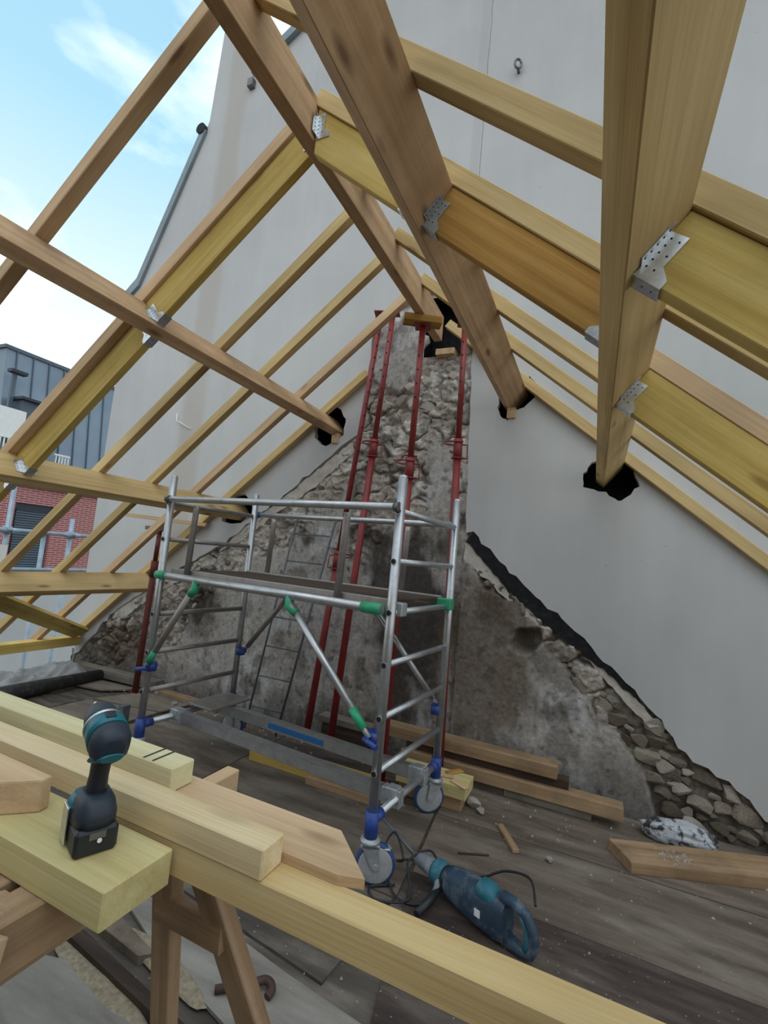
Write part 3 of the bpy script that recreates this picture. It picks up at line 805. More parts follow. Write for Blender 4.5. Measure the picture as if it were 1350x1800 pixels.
# ------------------------------------------------------------------ roof timbers
def roof_pt(x, y, off=0.0, s=None):
    """point on the rafters' underside; off = distance above it (square to the slope)"""
    s = s or (1 if x >= RX else -1)
    return Vector((x + s * SA * off, y, RZ - TS * s * (x - RX) + CA * off))
UPR, UPL = Vector((SA, 0, CA)), Vector((-SA, 0, CA))
PW, PH = 0.075, 0.205
Y0 = -2.03
def purlin(xt, side, yend, label, mat='wood_purlin'):
    """xt = X of its upper visible corner on the slope"""
    up = UPR if side > 0 else UPL
    dn_ = Vector((CA, 0, -SA)) if side > 0 else Vector((-CA, 0, -SA))
    c = roof_pt(xt, 0) - up * PH / 2
    c = c - dn_ * PW / 2 if side > 0 else c + dn_ * PW / 2
    o = board('purlin', (c.x, Y0, c.z), (c.x, yend, c.z), PW, PH, mat, up)
    return tag(o, label, 'beam', 'roof purlins')
pR1 = purlin(-0.575, 1, 4.02, 'broad brown purlin right of the ridge, ending beside the stone pier')
pR2 = purlin(0.165, 1, 4.02, 'rightmost big purlin, running steeply up the right of the picture', 'wood_purlin_light')
pL1 = purlin(-2.425, -1, 4.02, 'left purlin nearest the ridge, ending in a black wall pocket')
pL2 = purlin(-3.485, -1, 4.02, 'second left purlin down from the ridge, behind the scaffold top rail', 'wood_chevron')
pL3 = purlin(-4.525, -1, 3.80, 'lowest left purlin, ending at the leftmost red prop', 'wood_chevron')
ridge = board('ridge_beam', (-1.305, Y0, 3.5775), (-1.305, 3.66, 3.5775), 0.07, 0.215, 'wood_purlin'); tag(ridge, 'ridge beam at the top of the roof, running to the stone pier', 'beam')

CH_W, CH_H = 0.062, 0.075
def chevron(side, y, x_end, label, mat, x_start=None, w=CH_W):
    up = UPR if side > 0 else UPL
    xs = x_start if x_start is not None else (-1.30 if side > 0 else RX + 0.02)
    a = roof_pt(xs, y + w / 2, 0, side) + up * CH_H / 2; b_ = roof_pt(x_end, y + w / 2, 0, side) + up * CH_H / 2
    o = board('rafter', a, b_, w, CH_H, mat, up)
    return tag(o, label, 'rafter', 'rafters of the right slope' if side > 0 else 'rafters of the left slope')
LROWS = [(1.172, 'wood_chevron_pink', 'left rafter nearest the camera, high against the open sky'),
         (1.745, 'wood_chevron_pink', 'second left rafter from the camera, lying on the hung joists'),
         (2.365, 'wood_chevron', 'third left rafter from the camera, bare from ridge to eave'),
         (2.845, 'wood_chevron', 'fourth left rafter from the camera, third from the wall'),
         (3.345, 'wood_chevron_pink', 'fifth left rafter from the camera, next to last before the wall'),
         (3.775, 'wood_chevron', 'last left rafter, close against the gable wall')]
for y, mt_, lb in LROWS:
    chevron(-1, y, -5.60, lb, mt_, x_start=-2.0 if y > 3.7 else None)
RROWS = [(1.165, 'wood_chevron', 'right rafter nearest the camera, crossing the top of the picture'),
         (1.622, 'wood_chevron', 'second right rafter from the camera, on the hung orange joist'),
         (2.085, 'wood_chevron_pink', 'third right rafter from the camera, pinkish, above the lower hung joist'),
         (2.575, 'wood_chevron', 'fourth right rafter from the camera, third from the wall'),
         (3.085, 'wood_chevron', 'fifth right rafter from the camera, next to last before the wall'),
         (3.785, 'wood_chevron', 'last right rafter, close against the white wall')]
for y, mt_, lb in RROWS:
    chevron(1, y, 2.75, lb, mt_)

# joists hung between the purlins in galvanised hangers
DW, DH = 0.046, 0.178
def hanger(parent, P, along, up, w=DW, h=DH, mat='galvanised'):
    """P = bottom centre of the joist end at the purlin face, along = unit vector into the joist"""
    along = Vector(along).normalized(); up = Vector(up).normalized(); yv = up.cross(along).normalized()
    M = Matrix((along, yv, up)).transposed().to_4x4(); M.translation = Vector(P)
    t_ = 0.003; hw = w / 2 + 0.0015
    bm = bmesh.new()
    def quadbox(pts, nrm):
        nrm = Vector(nrm)
        a = [bm.verts.new(Vector(p)) for p in pts]; b_ = [bm.verts.new(Vector(p) + nrm * t_) for p in pts]
        bm.faces.new(a[::-1]); bm.faces.new(b_)
        for i in range(len(pts)): bm.faces.new((a[i], a[(i + 1) % len(pts)], b_[(i + 1) % len(pts)], b_[i]))
    quadbox([(0, -hw - t_, -0.001), (0.075, -hw - t_, -0.001), (0.075, hw + t_, -0.001), (0, hw + t_, -0.001)], (0, 0, -1))
    H = 0.12
    for s in (-1, 1):
        y_ = s * hw
        quadbox([(0.003, y_, -0.001), (0.075, y_, -0.001), (0.075, y_, 0.018), (0.045, y_, 0.042), (0.045, y_, H), (0.003, y_, H - 0.004)], (0, s, 0))
        quadbox([(0.004, y_, 0.02), (0.004, y_ + s * 0.034, 0.02), (0.004, y_ + s * 0.034, H - 0.016), (0.004, y_ + s * 0.022, H + 0.008), (0.004, y_, H - 0.002)], (-1, 0, 0))
    ho = mesh_obj('joist_hanger', bm, mat, parent, M); ho['label'] = 'perforated galvanised joist hanger'
    bm = bmesh.new()
    for s in (-1, 1):
        for k in range(5):
            z = 0.026 + k * 0.019
            for px, ok in ((0.013, True), (0.034, k % 2 == 0)):
                if ok: lathe_bm(bm, (px, s * (hw + t_ - 0.0005), z), (0, s, 0), [(0, 0.0026), (0.0012, 0.0026)], 8)
            if k < 5: lathe_bm(bm, (0.0045, s * (hw + 0.020), z + 0.004), (1, 0, 0), [(-0.001, 0.0026), (0.0006, 0.0026)], 8)
    for px in (0.03, 0.055): lathe_bm(bm, (px, 0, -0.0035), (0, 0, -1), [(0, 0.0026), (0.001, 0.0026)], 8)
    no = mesh_obj('nail_heads', bm, 'hole_black', ho, M); no['kind'] = 'stuff'
def face_x(side, xt, downhill):
    """offset of a purlin's uphill/downhill face from its visible corner xt (measured along X)"""
    if side > 0: return xt if downhill else xt - PW * CA
    return xt if not downhill else xt - PW * CA
def hung_joist(side, y, xa, xb, label, mat, ends='ab', hmat='galvanised', plumb_z=None):
    """xa nearer the ridge, xb further down; X of the carrying faces on the rafters' underside"""
    up = UPR if side > 0 else UPL
    yc = y + DW / 2
    a = roof_pt(xa, yc, 0, side); b_ = roof_pt(xb, yc, 0, side)
    along = (b_ - a).normalized()
    root = empty('hung_joist', b_ - up * DH); tag(root, label, 'joist', 'joists hung between the purlins')
    tb = board('timber', a - up * (DH / 2 + 0.001), b_ - up * (DH / 2 + 0.001), DW, DH, mat, up, root)
    if plumb_z is not None:                              # end cut upright against the ridge beam
        for v in tb.data.vertices:
            if v.co.x < 0.02:
                v.co.x += (DH / 2 + 0.001 - v.co.z) * up.x / along.x
        hanger(root, (xa, yc, plumb_z), (side, 0, 0), (0, 0, 1), mat=hmat)
    elif 'a' in ends: hanger(root, a - up * (DH + 0.001), along, up, mat=hmat)
    if 'b' in ends: hanger(root, b_ - up * (DH + 0.001), -along, up, mat=hmat)
    return root
hung_joist(1, 1.632, -1.262, face_x(1, -0.575, False), 'yellow joist hung between ridge beam and first right purlin', 'wood_yellow', 'ab', plumb_z=3.475)
hung_joist(1, 1.632, face_x(1, -0.575, True), face_x(1, 0.165, False), 'orange-streaked joist hung between the two right purlins', 'wood_orange', 'ab', 'galvanised_dull')
hung_joist(1, 1.178, face_x(1, 0.165, True), 2.4, 'upper wide yellow joist hung from the rightmost purlin', 'wood_yellow', 'a')
hung_joist(1, 2.088, face_x(1, 0.165, True), 2.4, 'lower wide yellow joist hung from the rightmost purlin', 'wood_yellow', 'a')
hung_joist(-1, 1.765, -1.352, face_x(-1, -2.425, False), 'stained joist hung between ridge beam and first left purlin', 'wood_yellow', 'ab', plumb_z=3.585)
hung_joist(-1, 1.795, face_x(-1, -2.425, True), face_x(-1, -3.485, False), 'yellow joist hung between the first and second left purlins', 'wood_yellow', 'ab')
hung_joist(-1, 1.765, face_x(-1, -3.485, True), face_x(-1, -4.525, False), 'yellow joist at the left edge, hung below the second left purlin', 'wood_yellow', 'ab')

# ------------------------------------------------------------------ red props
def prop(base, top, collar, label, mat='prop_red', plate=0.12, handle=True, loop_side=1, rz=0.3):
    """adjustable steel prop; collar = fraction of the height where the thick tube ends"""
    b0, t0 = Vector(base), Vector(top); d = (t0 - b0).normalized()
    root = empty('steel_prop', b0); tag(root, label, 'prop', 'red steel props')
    cpt = b0 + (t0 - b0) * collar
    def pl(p, nm):
        bm = box_bm(-plate / 2, plate / 2, -plate / 2, plate / 2, -0.004, 0.004)
        M = Matrix.Translation(p) @ Matrix.Rotation(rz, 4, 'Z')
        return mesh_obj(nm, bm, mat, root, M)
    pl(b0 + Vector((0, 0, 0.004)), 'base_plate'); pl(t0 - Vector((0, 0, 0.004)), 'top_plate')
    tube('outer_tube', [b0 + d * 0.008, cpt], 0.030, mat, root, 16)
    inner_ = tube('inner_tube', [cpt, t0 - d * 0.008], 0.0235, mat, root, 16)
    # pin holes down the thin tube, facing the room
    bm = bmesh.new(); fdir = (Vector((0, 0, 1.6)) - cpt); fdir = (fdir - d * fdir.dot(d)); fdir.z = 0; fdir.normalize()
    L = (t0 - cpt).length; k = 1
    while k * 0.11 < L - 0.1:
        p = cpt + d * (k * 0.11 + 0.04); side_ = fdir.cross(d).normalized()
        dr = (fdir + side_ * 0.35 * loop_side).normalized()
        lathe_bm(bm, p + dr * 0.0215, dr, [(0, 0.0075), (0.0028, 0.0075)], 10); k += 1
    h = mesh_obj('pin_holes', bm, 'hole_black', inner_); h['kind'] = 'stuff'
    tube('collar_nut', [cpt - d * 0.15, cpt + d * 0.012], 0.036, mat, root, 16)
    if handle:
        sd = fdir.cross(Vector((0, 0, 1))).normalized() * loop_side
        p = cpt - d * 0.012; q = p + sd * 0.105 + Vector((0, 0, 0.008)); fz = Vector((0, 0, -0.03)) + fdir * 0.03
        tube('handle_loop', [p - sd * 0.04 + fdir * 0.03, p + fdir * 0.036, p + sd * 0.07 + fdir * 0.03, q + Vector((0, 0, -0.012)), q + fz, p + sd * 0.06 + fz, p + sd * 0.034 + fz], 0.0065, mat, root, 8)
        p2 = cpt - d * 0.14
        tube('collar_ring', [p2 + Vector((0.044 * math.cos(a), 0.044 * math.sin(a), 0.004 * math.sin(a))) for a in [i * math.pi / 8 for i in range(17)]], 0.006, mat, root, 8)
        tube('collar_grip', [p2 - sd * 0.04, p2 - sd * 0.075, p2 - sd * 0.075 + d * 0.11, p2 - sd * 0.036 + d * 0.11], 0.006, mat, root, 8)
        tube('locking_pin', [cpt + d * 0.03 - sd * 0.05, cpt + d * 0.03 + sd * 0.05], 0.006, 'prop_rust', root, 8)
    return root
prop((-2.19, 3.66, 0.0), (-1.90, 3.72, 3.83), 0.42, 'leftmost red prop of the pair leaning against the stone pier', loop_side=-1)
prop((-1.93, 3.62, 0.0), (-1.78, 3.72, 3.82), 0.685, 'right-hand red prop of the leaning pair at the stone pier')
prop((-1.32, 3.30, 0.0), (-1.305, 3.28, 3.414), 0.69, 'middle red prop carrying the ridge beam on a wooden block')
prop((-0.98, 3.60, 0.0), (-1.05, 3.56, 3.55), 0.725, 'rightmost red prop at the right edge of the stone pier')
prop((-4.20, 3.58, 0.0), (-4.17, 3.58, 1.66), 0.80, 'short dark red prop at the far left under the lowest purlin', 'prop_rust', handle=False, plate=0.1)
# block under the ridge beam
o = board('ridge_block', (-1.43, 3.18, 3.442), (-1.17, 3.32, 3.442), 0.11, 0.055, 'wood_orange'); tag(o, 'orange wooden block between the middle red prop and the ridge beam', 'wood block')
o = axbox('prop_batten', (-4.36, 3.55, 1.66), (-4.10, 3.64, 1.70), 'wood_old'); tag(o, 'small plank laid on top of the far left prop', 'plank')
o = board('loose_batten', (-4.62, 3.52, 1.80), (-3.75, 3.80, 1.765), 0.06, 0.04, 'wood_chevron_pink'); tag(o, 'short batten nailed under the rafters behind the left scaffold leg', 'batten')

# ------------------------------------------------------------------ aluminium scaffold tower
SL, SW = 1.86, 0.835
tower = empty('scaffold_tower', (-2.803, 2.470, 0), math.radians(-5.0))
tag(tower, 'aluminium mobile scaffold tower with deck and guard rails before the stone wall', 'scaffold')
TM = Matrix.Translation((-2.803, 2.470, 0)) @ Matrix.Rotation(math.radians(-5.0), 4, 'Z')
def tl(p): return TM @ Vector(p)
def ttube(name, pts, r, mat='aluminium', seg=14, parent=tower): return tube(name, [tl(p) for p in pts], r, mat, parent, seg)
LEG_R, RUNG_R = 0.0255, 0.0175
RUNGS = [0.525, 0.79, 1.055, 1.32, 1.585, 1.85]
for ex, nm in ((0, 'l'), (SL, 'r')):
    for ey in (0, SW):
        lg = ttube('leg', [(ex, ey, 0.235), (ex, ey, 2.03)], LEG_R)
        ttube('leg_spigot', [(ex, ey, 2.02), (ex, ey, 2.045)], 0.0215, parent=lg)
        bm = bmesh.new()
        sgn = 1 if ex > 0 else -1
        for z in RUNGS:                                   # open rung ends seen on the leg
            fd = Vector((0, -1, 0)) if ey == 0 else Vector((0, 1, 0))
            lathe_bm(bm, tl((ex, ey, z)) + TM.to_3x3() @ (fd * (LEG_R - 0.004)), TM.to_3x3() @ fd, [(0, 0.0165), (0.0075, 0.0165)], 14)
        oo = mesh_obj('rung_end_ring', bm, 'aluminium', lg); oo['kind'] = 'stuff'
        bm = bmesh.new()
        for z in RUNGS:
            fd = Vector((0, -1, 0)) if ey == 0 else Vector((0, 1, 0))
            lathe_bm(bm, tl((ex, ey, z)) + TM.to_3x3() @ (fd * (LEG_R + 0.003)), TM.to_3x3() @ fd, [(0, 0.0135), (0.0012, 0.0135)], 14)
        oo = mesh_obj('rung_end_hole', bm, 'hole_black', lg); oo['kind'] = 'stuff'
    for z in RUNGS:
        ttube('rung', [(ex, LEG_R, z), (ex, SW - LEG_R, z)], RUNG_R, 'aluminium_brown' if ex == 0 else 'aluminium')
    ttube('bottom_tube', [(ex, 0.03, 0.30), (ex, SW - 0.03, 0.30)], 0.021, 'aluminium')
    for ey in (0, SW):
        sv = ttube('blue_sleeve', [(ex, ey, 0.215), (ex, ey, 0.345)], 0.034, 'plastic_blue')
        s_ = 1 if ey == 0 else -1
        ttube('sleeve_arm', [(ex, ey + s_ * 0.02, 0.30), (ex, ey + s_ * 0.085, 0.30)], 0.029, 'plastic_blue', parent=sv)
# castors
def castor(ex, ey, heading):
    """heading = world angle of the wheel's rolling direction"""
    P = tl((ex, ey, 0)); hd = Vector((math.cos(heading), math.sin(heading), 0)); ax = Vector((-hd.y, hd.x, 0))
    rt = lathe('castor', (P.x, P.y, 0.195), (0, 0, 1), [(0, 0.042), (0.004, 0.05), (0.016, 0.05), (0.022, 0.036), (0.03, 0.03)], 'galvanised_dull', tower)
    C = P + hd * 0.035; C.z = 0.1
    lathe('tyre', C - ax * 0.02, ax, [(0, 0.088), (0.006, 0.098), (0.02, 0.1), (0.034, 0.098), (0.04, 0.088)], 'rubber_blue', rt, 32)
    lathe('wheel_disc', C - ax * 0.0235, ax, [(0, 0.03), (0.001, 0.080), (0.004, 0.086), (0.043, 0.086), (0.046, 0.080), (0.047, 0.03)], 'wheel_grey', rt, 32)
    bm = bmesh.new()
    for s in (-1, 1):                                    # fork: tapered cheek plates
        a0 = ax * s * 0.031
        poly = [P + hd * -0.042, P + hd * 0.042, C + hd * 0.022, C + hd * -0.016]
        zs = [0.196, 0.196, 0.085, 0.085]
        va = [bm.verts.new(Vector((q.x, q.y, z)) + a0) for q, z in zip(poly, zs)]
        vb = [bm.verts.new(Vector((q.x, q.y, z)) + a0 + ax * s * 0.006) for q, z in zip(poly, zs)]
        bm.faces.new(va[::-1]); bm.faces.new(vb)
        for i in range(4): bm.faces.new((va[i], va[(i + 1) % 4], vb[(i + 1) % 4], vb[i]))
        lathe_bm(bm, C + ax * s * 0.03, ax * s, [(0, 0.017), (0.012, 0.014)], 12)
    mesh_obj('fork', bm, 'galvanised_dull', rt)
    M = Matrix((hd, ax, Vector((0, 0, 1)))).transposed().to_4x4(); M.translation = Vector((P.x, P.y, 0))
    mesh_obj('fork_crown', box_bm(-0.045, 0.05, -0.037, 0.037, 0.178, 0.197, 0.004), 'galvanised_dull', rt, M)
    mesh_obj('brake_pedal', box_bm(0.05, 0.105, -0.022, 0.022, 0.168, 0.18, 0.004), 'galvanised_dull', rt, M)
castor(SL, 0, math.radians(25)); castor(SL, SW, math.radians(215)); castor(0, 0, math.radians(150)); castor(0, SW, math.radians(10))
# base beams between the two end frames
for y_ in (0.28, 0.62):
    o = mesh_obj('base_beam', box_bm(0.03, SL - 0.03, y_ - 0.02, y_ + 0.02, 0.262, 0.338, 0.004), 'aluminium', tower, TM)
    mesh_obj('beam_flange', box_bm(0.03, SL - 0.03, y_ - 0.026, y_ + 0.026, 0.334, 0.342), 'aluminium', o, TM)
    if y_ > 0.5: mesh_obj('blue_label', box_bm(0.62, 1.12, y_ - 0.022, y_ - 0.0195, 0.28, 0.318), 'label_blue', o, TM)
    for ex in (0.03, SL - 0.03):
        bk = mesh_obj('beam_bracket', box_bm(ex - 0.06, ex + 0.055, y_ - 0.03, y_ + 0.03, 0.252, 0.346, 0.004), 'galvanised_dull', tower, TM)
        mesh_obj('bracket_hook', box_bm(ex - 0.035, ex + 0.035, y_ - 0.036, y_ + 0.036, 0.285, 0.352, 0.006), 'galvanised_dull', bk, TM)
o = mesh_obj('toe_board', box_bm(-0.02, 0.24, 0.40, 0.80, 0.346, 0.362, 0.002), 'aluminium_brown', tower, TM)
# deck at mid height
dk = mesh_obj('deck', box_bm(0.06, SL - 0.05, 0.07, SW - 0.07, 1.362, 1.374, 0.002), 'wood_dark', tower, TM)
for y_ in (0.055, SW - 0.055):
    mesh_obj('deck_side_rail', box_bm(0.05, SL - 0.04, y_ - 0.018, y_ + 0.018, 1.335, 1.385, 0.004), 'aluminium_brown', tower, TM)
ft = ttube('deck_front_tube', [(0.03, -0.045, 1.335), (SL - 0.03, -0.045, 1.335)], 0.0255)
bt = ttube('deck_back_tube', [(0.03, SW + 0.045, 1.335), (SL - 0.03, SW + 0.045, 1.335)], 0.0255)
for x0_, x1_ in ((0.02, 0.11), (SL - 0.15, SL - 0.03)):
    ttube('green_clamp', [(x0_, -0.045, 1.335), (x1_, -0.045, 1.335)], 0.030, 'plastic_green', parent=ft)
    ttube('green_clamp', [(x0_, SW + 0.045, 1.335), (x1_, SW + 0.045, 1.335)], 0.030, 'plastic_green', parent=bt)
mesh_obj('green_hook', box_bm(SL - 0.055, SL + 0.045, 0.035, 0.10, 1.30, 1.372, 0.006), 'galvanised_dull', dk, TM)
mesh_obj('green_hook', box_bm(SL - 0.055, SL + 0.045, SW - 0.10, SW - 0.03, 1.30, 1.372, 0.006), 'plastic_green', dk, TM)
# guard rails and their posts
for y_ in (-0.035, SW + 0.035):
    gr_ = ttube('guard_rail', [(0.02, y_, 1.87), (SL - 0.02, y_, 1.87)], 0.0215)
    for ex in (0, SL):
        ttube('rail_clamp', [(ex - 0.01 if ex else 0.0, y_, 1.87), (ex + 0.03 if not ex else ex + 0.01, y_, 1.87)], 0.027, 'label_blue' if y_ > 0 else 'steel_dark', parent=gr_)
    for px in (0.24, 1.50):
        yp = 0.02 if y_ < 0 else SW - 0.02
        ttube('rail_post', [(px, yp, 1.34), (px + 0.012, yp, 1.80), (px + 0.014, yp, 1.835)], 0.021, 'aluminium_brown')
# diagonal braces with coloured clamps
def brace(top, bot, y_, green=True):
    t_, b_ = Vector((top[0], y_, top[1])), Vector((bot[0], y_, bot[1])); d = (b_ - t_)
    br_ = ttube('brace', [t_, t_ + d * 0.93], 0.0205, 'aluminium' if bot[0] > 1 else 'aluminium_brown')
    if green:
        ttube('green_clamp', [t_ + Vector((0, 0, 0.035)), t_ + Vector((0, 0, -0.03)), t_ + d * 0.10], 0.026, 'plastic_green', parent=br_)
        ttube('green_sleeve', [t_ + d * 0.80, t_ + d * 0.93], 0.0225, 'plastic_green', parent=br_)
    ttube('brace_end_plate', [t_ + d * 0.90, t_ + d * 0.99], 0.014, 'galvanised_dull', parent=br_)
    cl = ttube('blue_clamp', [(bot[0], 0 if y_ < 0.3 else SW, bot[1] - 0.028), (bot[0], 0 if y_ < 0.3 else SW, bot[1] + 0.028)], 0.038, 'plastic_blue', parent=br_)
    sx_ = -1 if bot[0] > 1 else 1
    ttube('clamp_lever', [(bot[0] + sx_ * 0.03, y_ - 0.01, bot[1]), (bot[0] + sx_ * -0.055, y_ - 0.03, bot[1] - 0.02)], 0.014, 'plastic_blue', parent=br_)
brace((1.22, 1.30), (SL - 0.03, 0.69), -0.045)
brace((0.42, 1.30), (0.03, 0.70), -0.045)
brace((1.20, 1.30), (SL - 0.03, 0.64), SW + 0.04, False)
brace((0.52, 1.30), (0.03, 0.70), SW + 0.04, False)

# ------------------------------------------------------------------ thin steel ladder leaning on the wall
lad = empty('steel_ladder', (-2.40, 3.55, 0)); tag(lad, 'thin grey steel ladder leaning on the plaster behind the scaffold tower', 'ladder')
A0, A1 = Vector((-2.72, 3.50, 0.01)), Vector((-2.60, 3.76, 1.88)); B0, B1 = Vector((-2.40, 3.52, 0.01)), Vector((-2.18, 3.76, 1.88))
tube('rail', [A0, A1], 0.009, 'ladder_steel', lad, 8); tube('rail', [B0, B1], 0.011, 'ladder_steel', lad, 8)
for k in range(7):
    f = 0.10 + k * 0.138
    tube('rung', [A0.lerp(A1, f), B0.lerp(B1, f)], 0.006, 'ladder_steel', lad, 8)

# ------------------------------------------------------------------ timber stacks along the wall
def timber(lo, hi, mat, label, group=None, name='timber', cat='timber', rz=0.0):
    o = axbox(name, lo, hi, mat)
    if rz:
        o.rotation_euler.rotate(Euler((0, 0, rz)))
    return tag(o, label, cat, group)
G = 'timbers stacked at the foot of the wall'
timber((-1.35, 3.655, 0.0), (-0.52, 3.72, 0.06), 'wood_old', 'brown lowest timber of the wall stack, left end near the wheel', G)
timber((-0.515, 3.65, 0.0), (0.06, 3.72, 0.06), 'wood_grey', 'grey lowest timber of the wall stack, right end', G)
timber((-1.30, 3.61, 0.062), (0.245, 3.73, 0.145), 'wood_trestle', 'long fresh timber in the wall stack, longest to the right', G)
timber((-1.28, 3.67, 0.147), (-0.09, 3.76, 0.205), 'wood_dark', 'dark timber in the wall stack under the top plank', G)
timber((-1.55, 3.63, 0.207), (-0.165, 3.76, 0.292), 'wood_trestle', 'top timber of the wall stack with dust on it', G)
timber((-2.12, 3.71, 0.15), (-1.60, 3.83, 0.20), 'wood_grey', 'short grey plank at the foot of the red props', G)
timber((-2.08, 3.72, 0.0), (-1.62, 3.82, 0.149), 'wood_dark', 'dark timber under the grey plank at the props', G)
timber((-1.18, 3.22, 0.085), (-0.69, 3.44, 0.165), 'wood_pale_yellow', 'thick yellow block by the back wheel, upper of two', 'yellow blocks by the back wheel')
timber((-1.16, 3.24, 0.0), (-0.72, 3.42, 0.084), 'wood_trestle', 'brown block by the back wheel, lower of two', 'yellow blocks by the back wheel')
timber((-2.30, 3.05, 0.0), (-1.30, 3.23, 0.075), 'wood_yellow', 'yellow timber lying under the scaffold base beams')
timber((-1.75, 2.98, 0.0), (-1.22, 3.04, 0.05), 'wood_trestle', 'short brown offcut under the scaffold base beams')
o = timber((-4.05, 3.68, 0.0), (-2.60, 3.76, 0.04), 'wood_trestle', 'long flat plank on the floor below the leaning ladder')
o = board('timber', (-5.35, 3.70, 0.05), (-4.10, 3.78, 0.05), 0.11, 0.09, 'wood_grey'); tag(o, 'old grey beam along the wall left of the scaffold', 'timber')
# loose beam on the floor at the right
o = prism('timber', [(0, 0), (1.3, 0), (1.3, 0.225), (-0.03, 0.225)], Matrix.Translation((0.262, 3.165, 0.0)) @ Matrix.Rotation(math.radians(22), 4, 'Z') , 0.062, 'wood_trestle', bev=0.003)
tag(o, 'thick loose plank on the floor at the right edge, strewn with plaster', 'timber')
rnd = random.Random(8); bm = bmesh.new()
for _ in range(90):
    u, v = rnd.gauss(0.30, 0.06), rnd.gauss(0.11, 0.035)
    a = math.radians(22); crumb(bm, 0.262 + u * math.cos(a) - v * math.sin(a), 3.165 + u * math.sin(a) + v * math.cos(a), rnd.uniform(0.004, 0.012), 0.062)
tag(mesh_obj('plaster_flakes', bm, 'debris_grey'), 'heap of plaster flakes on the loose plank', 'rubble', kind='stuff')
o = board('batten_offcut', (-0.46, 3.22, 0.012), (-0.33, 2.99, 0.012), 0.04, 0.022, 'wood_trestle'); tag(o, 'small splintered batten on the plywood right of the blocks', 'offcut')
o = board('wood_splinter', (-0.62, 2.80, 0.006), (-0.46, 2.88, 0.006), 0.012, 0.008, 'wood_dark'); tag(o, 'thin curved splinter on the plywood near the hammer', 'splinter')
for k, (x, y, z, a) in enumerate(((-0.93, 3.30, 0.171, 0.2), (-0.86, 3.36, 0.172, 0.9), (-0.80, 3.28, 0.171, -0.5))):
    o = board('wood_shim', (x, y, z), (x + 0.13 * math.cos(a), y + 0.13 * math.sin(a), z), 0.05, 0.008, ('wood_chevron_pink', 'wood_orange', 'wood_chevron_pink')[k])
    tag(o, ('pale wood shim on the yellow block, left of the wheel post', 'reddish wood shim on the yellow block behind the wheel post', 'pale wood shim on the yellow block, right of the wheel post')[k], 'shim', 'shims on the yellow block')

# dusty plastic bag at the right
def blob_obj(name, c, r, mat, seed, sub=4, amp=0.25, fr=2.2, rz=0.0, flat=True):
    bm = bmesh.new(); bmesh.ops.create_icosphere(bm, subdivisions=sub, radius=1.0)
    for v in bm.verts:
        d = v.co.normalized()
        s = 1 + amp * noise.fractal(d * fr + Vector((seed, 0, 0)), 0.9, 2.0, 4)
        ridge_ = 1 - abs(noise.noise(d * fr * 1.6 + Vector((0, seed, 0)))); s += amp * 0.35 * ridge_ ** 4
        p = d * s; p = Vector((p.x * r[0], p.y * r[1], p.z * r[2]))
        if flat: p.z = max(p.z, -r[2] * 0.55)
        v.co = p
    M = Matrix.Translation(c) @ Matrix.Rotation(rz, 4, 'Z')
    return mesh_obj(name, bm, mat, None, M, smooth=True)
o = blob_obj('plastic_bag', (0.56, 3.71, 0.045), (0.20, 0.085, 0.075), 'bag_plastic', 4, amp=0.22, rz=0.12); tag(o, 'crumpled clear plastic bag with black rubbish below the rubble', 'bag')

# ------------------------------------------------------------------ trestles and the timbers on them
saw = empty('sawhorse', (-0.905, 1.0, 0)); tag(saw, 'brown wooden trestle with splayed legs under the timbers', 'trestle')
axbox('top_bar', (-0.945, 0.45, 0.835), (-0.870, 1.02, 0.931), 'wood_trestle', saw)
for (a, b_) in (((-0.935, 0.95, 0.93), (-1.15, 1.27, 0.0)), ((-0.875, 0.95, 0.93), (-0.665, 1.27, 0.0)),
                ((-0.93, 0.58, 0.93), (-0.955, 0.36, 0.0)), ((-0.875, 0.52, 0.93), (-0.665, 0.20, 0.0))):
    board('leg', a, b_, 0.072, 0.045, 'wood_trestle', (0, 1, 0), saw)
board('leg_brace', (-1.02, 1.035, 0.63), (-0.79, 1.035, 0.63), 0.03, 0.07, 'wood_trestle', parent=saw)
board('leg_brace', (-0.955, 0.50, 0.63), (-0.79, 0.47, 0.63), 0.03, 0.07, 'wood_trestle', parent=saw)
saw2 = empty('sawhorse', (-1.05, 0.4, 0)); tag(saw2, 'second trestle with a deep plank top, cut by the lower left edge', 'trestle')
axbox('top_plank', (-1.085, 0.0, 0.735), (-0.975, 0.80, 0.929), 'wood_trestle', saw2)
for y_ in (0.06,):
    for s in (-1, 1): board('leg', (-1.03 + s * 0.04, y_, 0.80), (-1.03 + s * 0.25, y_ - 0.05, 0.0), 0.07, 0.045, 'wood_trestle', (0, 1, 0), saw2)
for s in (-1, 1): board('leg', (-1.35 + s * 0.02, 0.55, 0.74), (-1.35 + s * 0.2, 0.50, 0.0), 0.07, 0.045, 'wood_trestle', (0, 1, 0), saw2)
axbox('cross_rail', (-1.42, 0.50, 0.70), (-1.0, 0.57, 0.76), 'wood_trestle', saw2)
GT = 'new timbers lying on the trestles'
o = axbox('timber', (-0.98, 0.768, 0.937), (1.5, 0.840, 1.0), 'wood_chevron'); tag(o, 'long square timber on the trestle running to the bottom right corner', 'timber', GT)
o = axbox('timber', (-2.4, 0.612, 0.9305), (-0.724, 0.757, 0.998), 'wood_pale_yellow'); tag(o, 'wide yellow plank on the trestles with the drill standing on it', 'timber', GT)
o = axbox('timber', (-2.6, 0.764, 1.0005), (-0.520, 0.829, 1.056), 'wood_new'); tag(o, 'square timber just behind the drill, cut end at centre left', 'timber', GT)
o = axbox('timber', (-2.8, 0.862, 1.0195), (-0.858, 0.930, 1.075), 'wood_pale'); tag(o, 'pale timber furthest back on the trestles with two pencil lines', 'timber', GT)
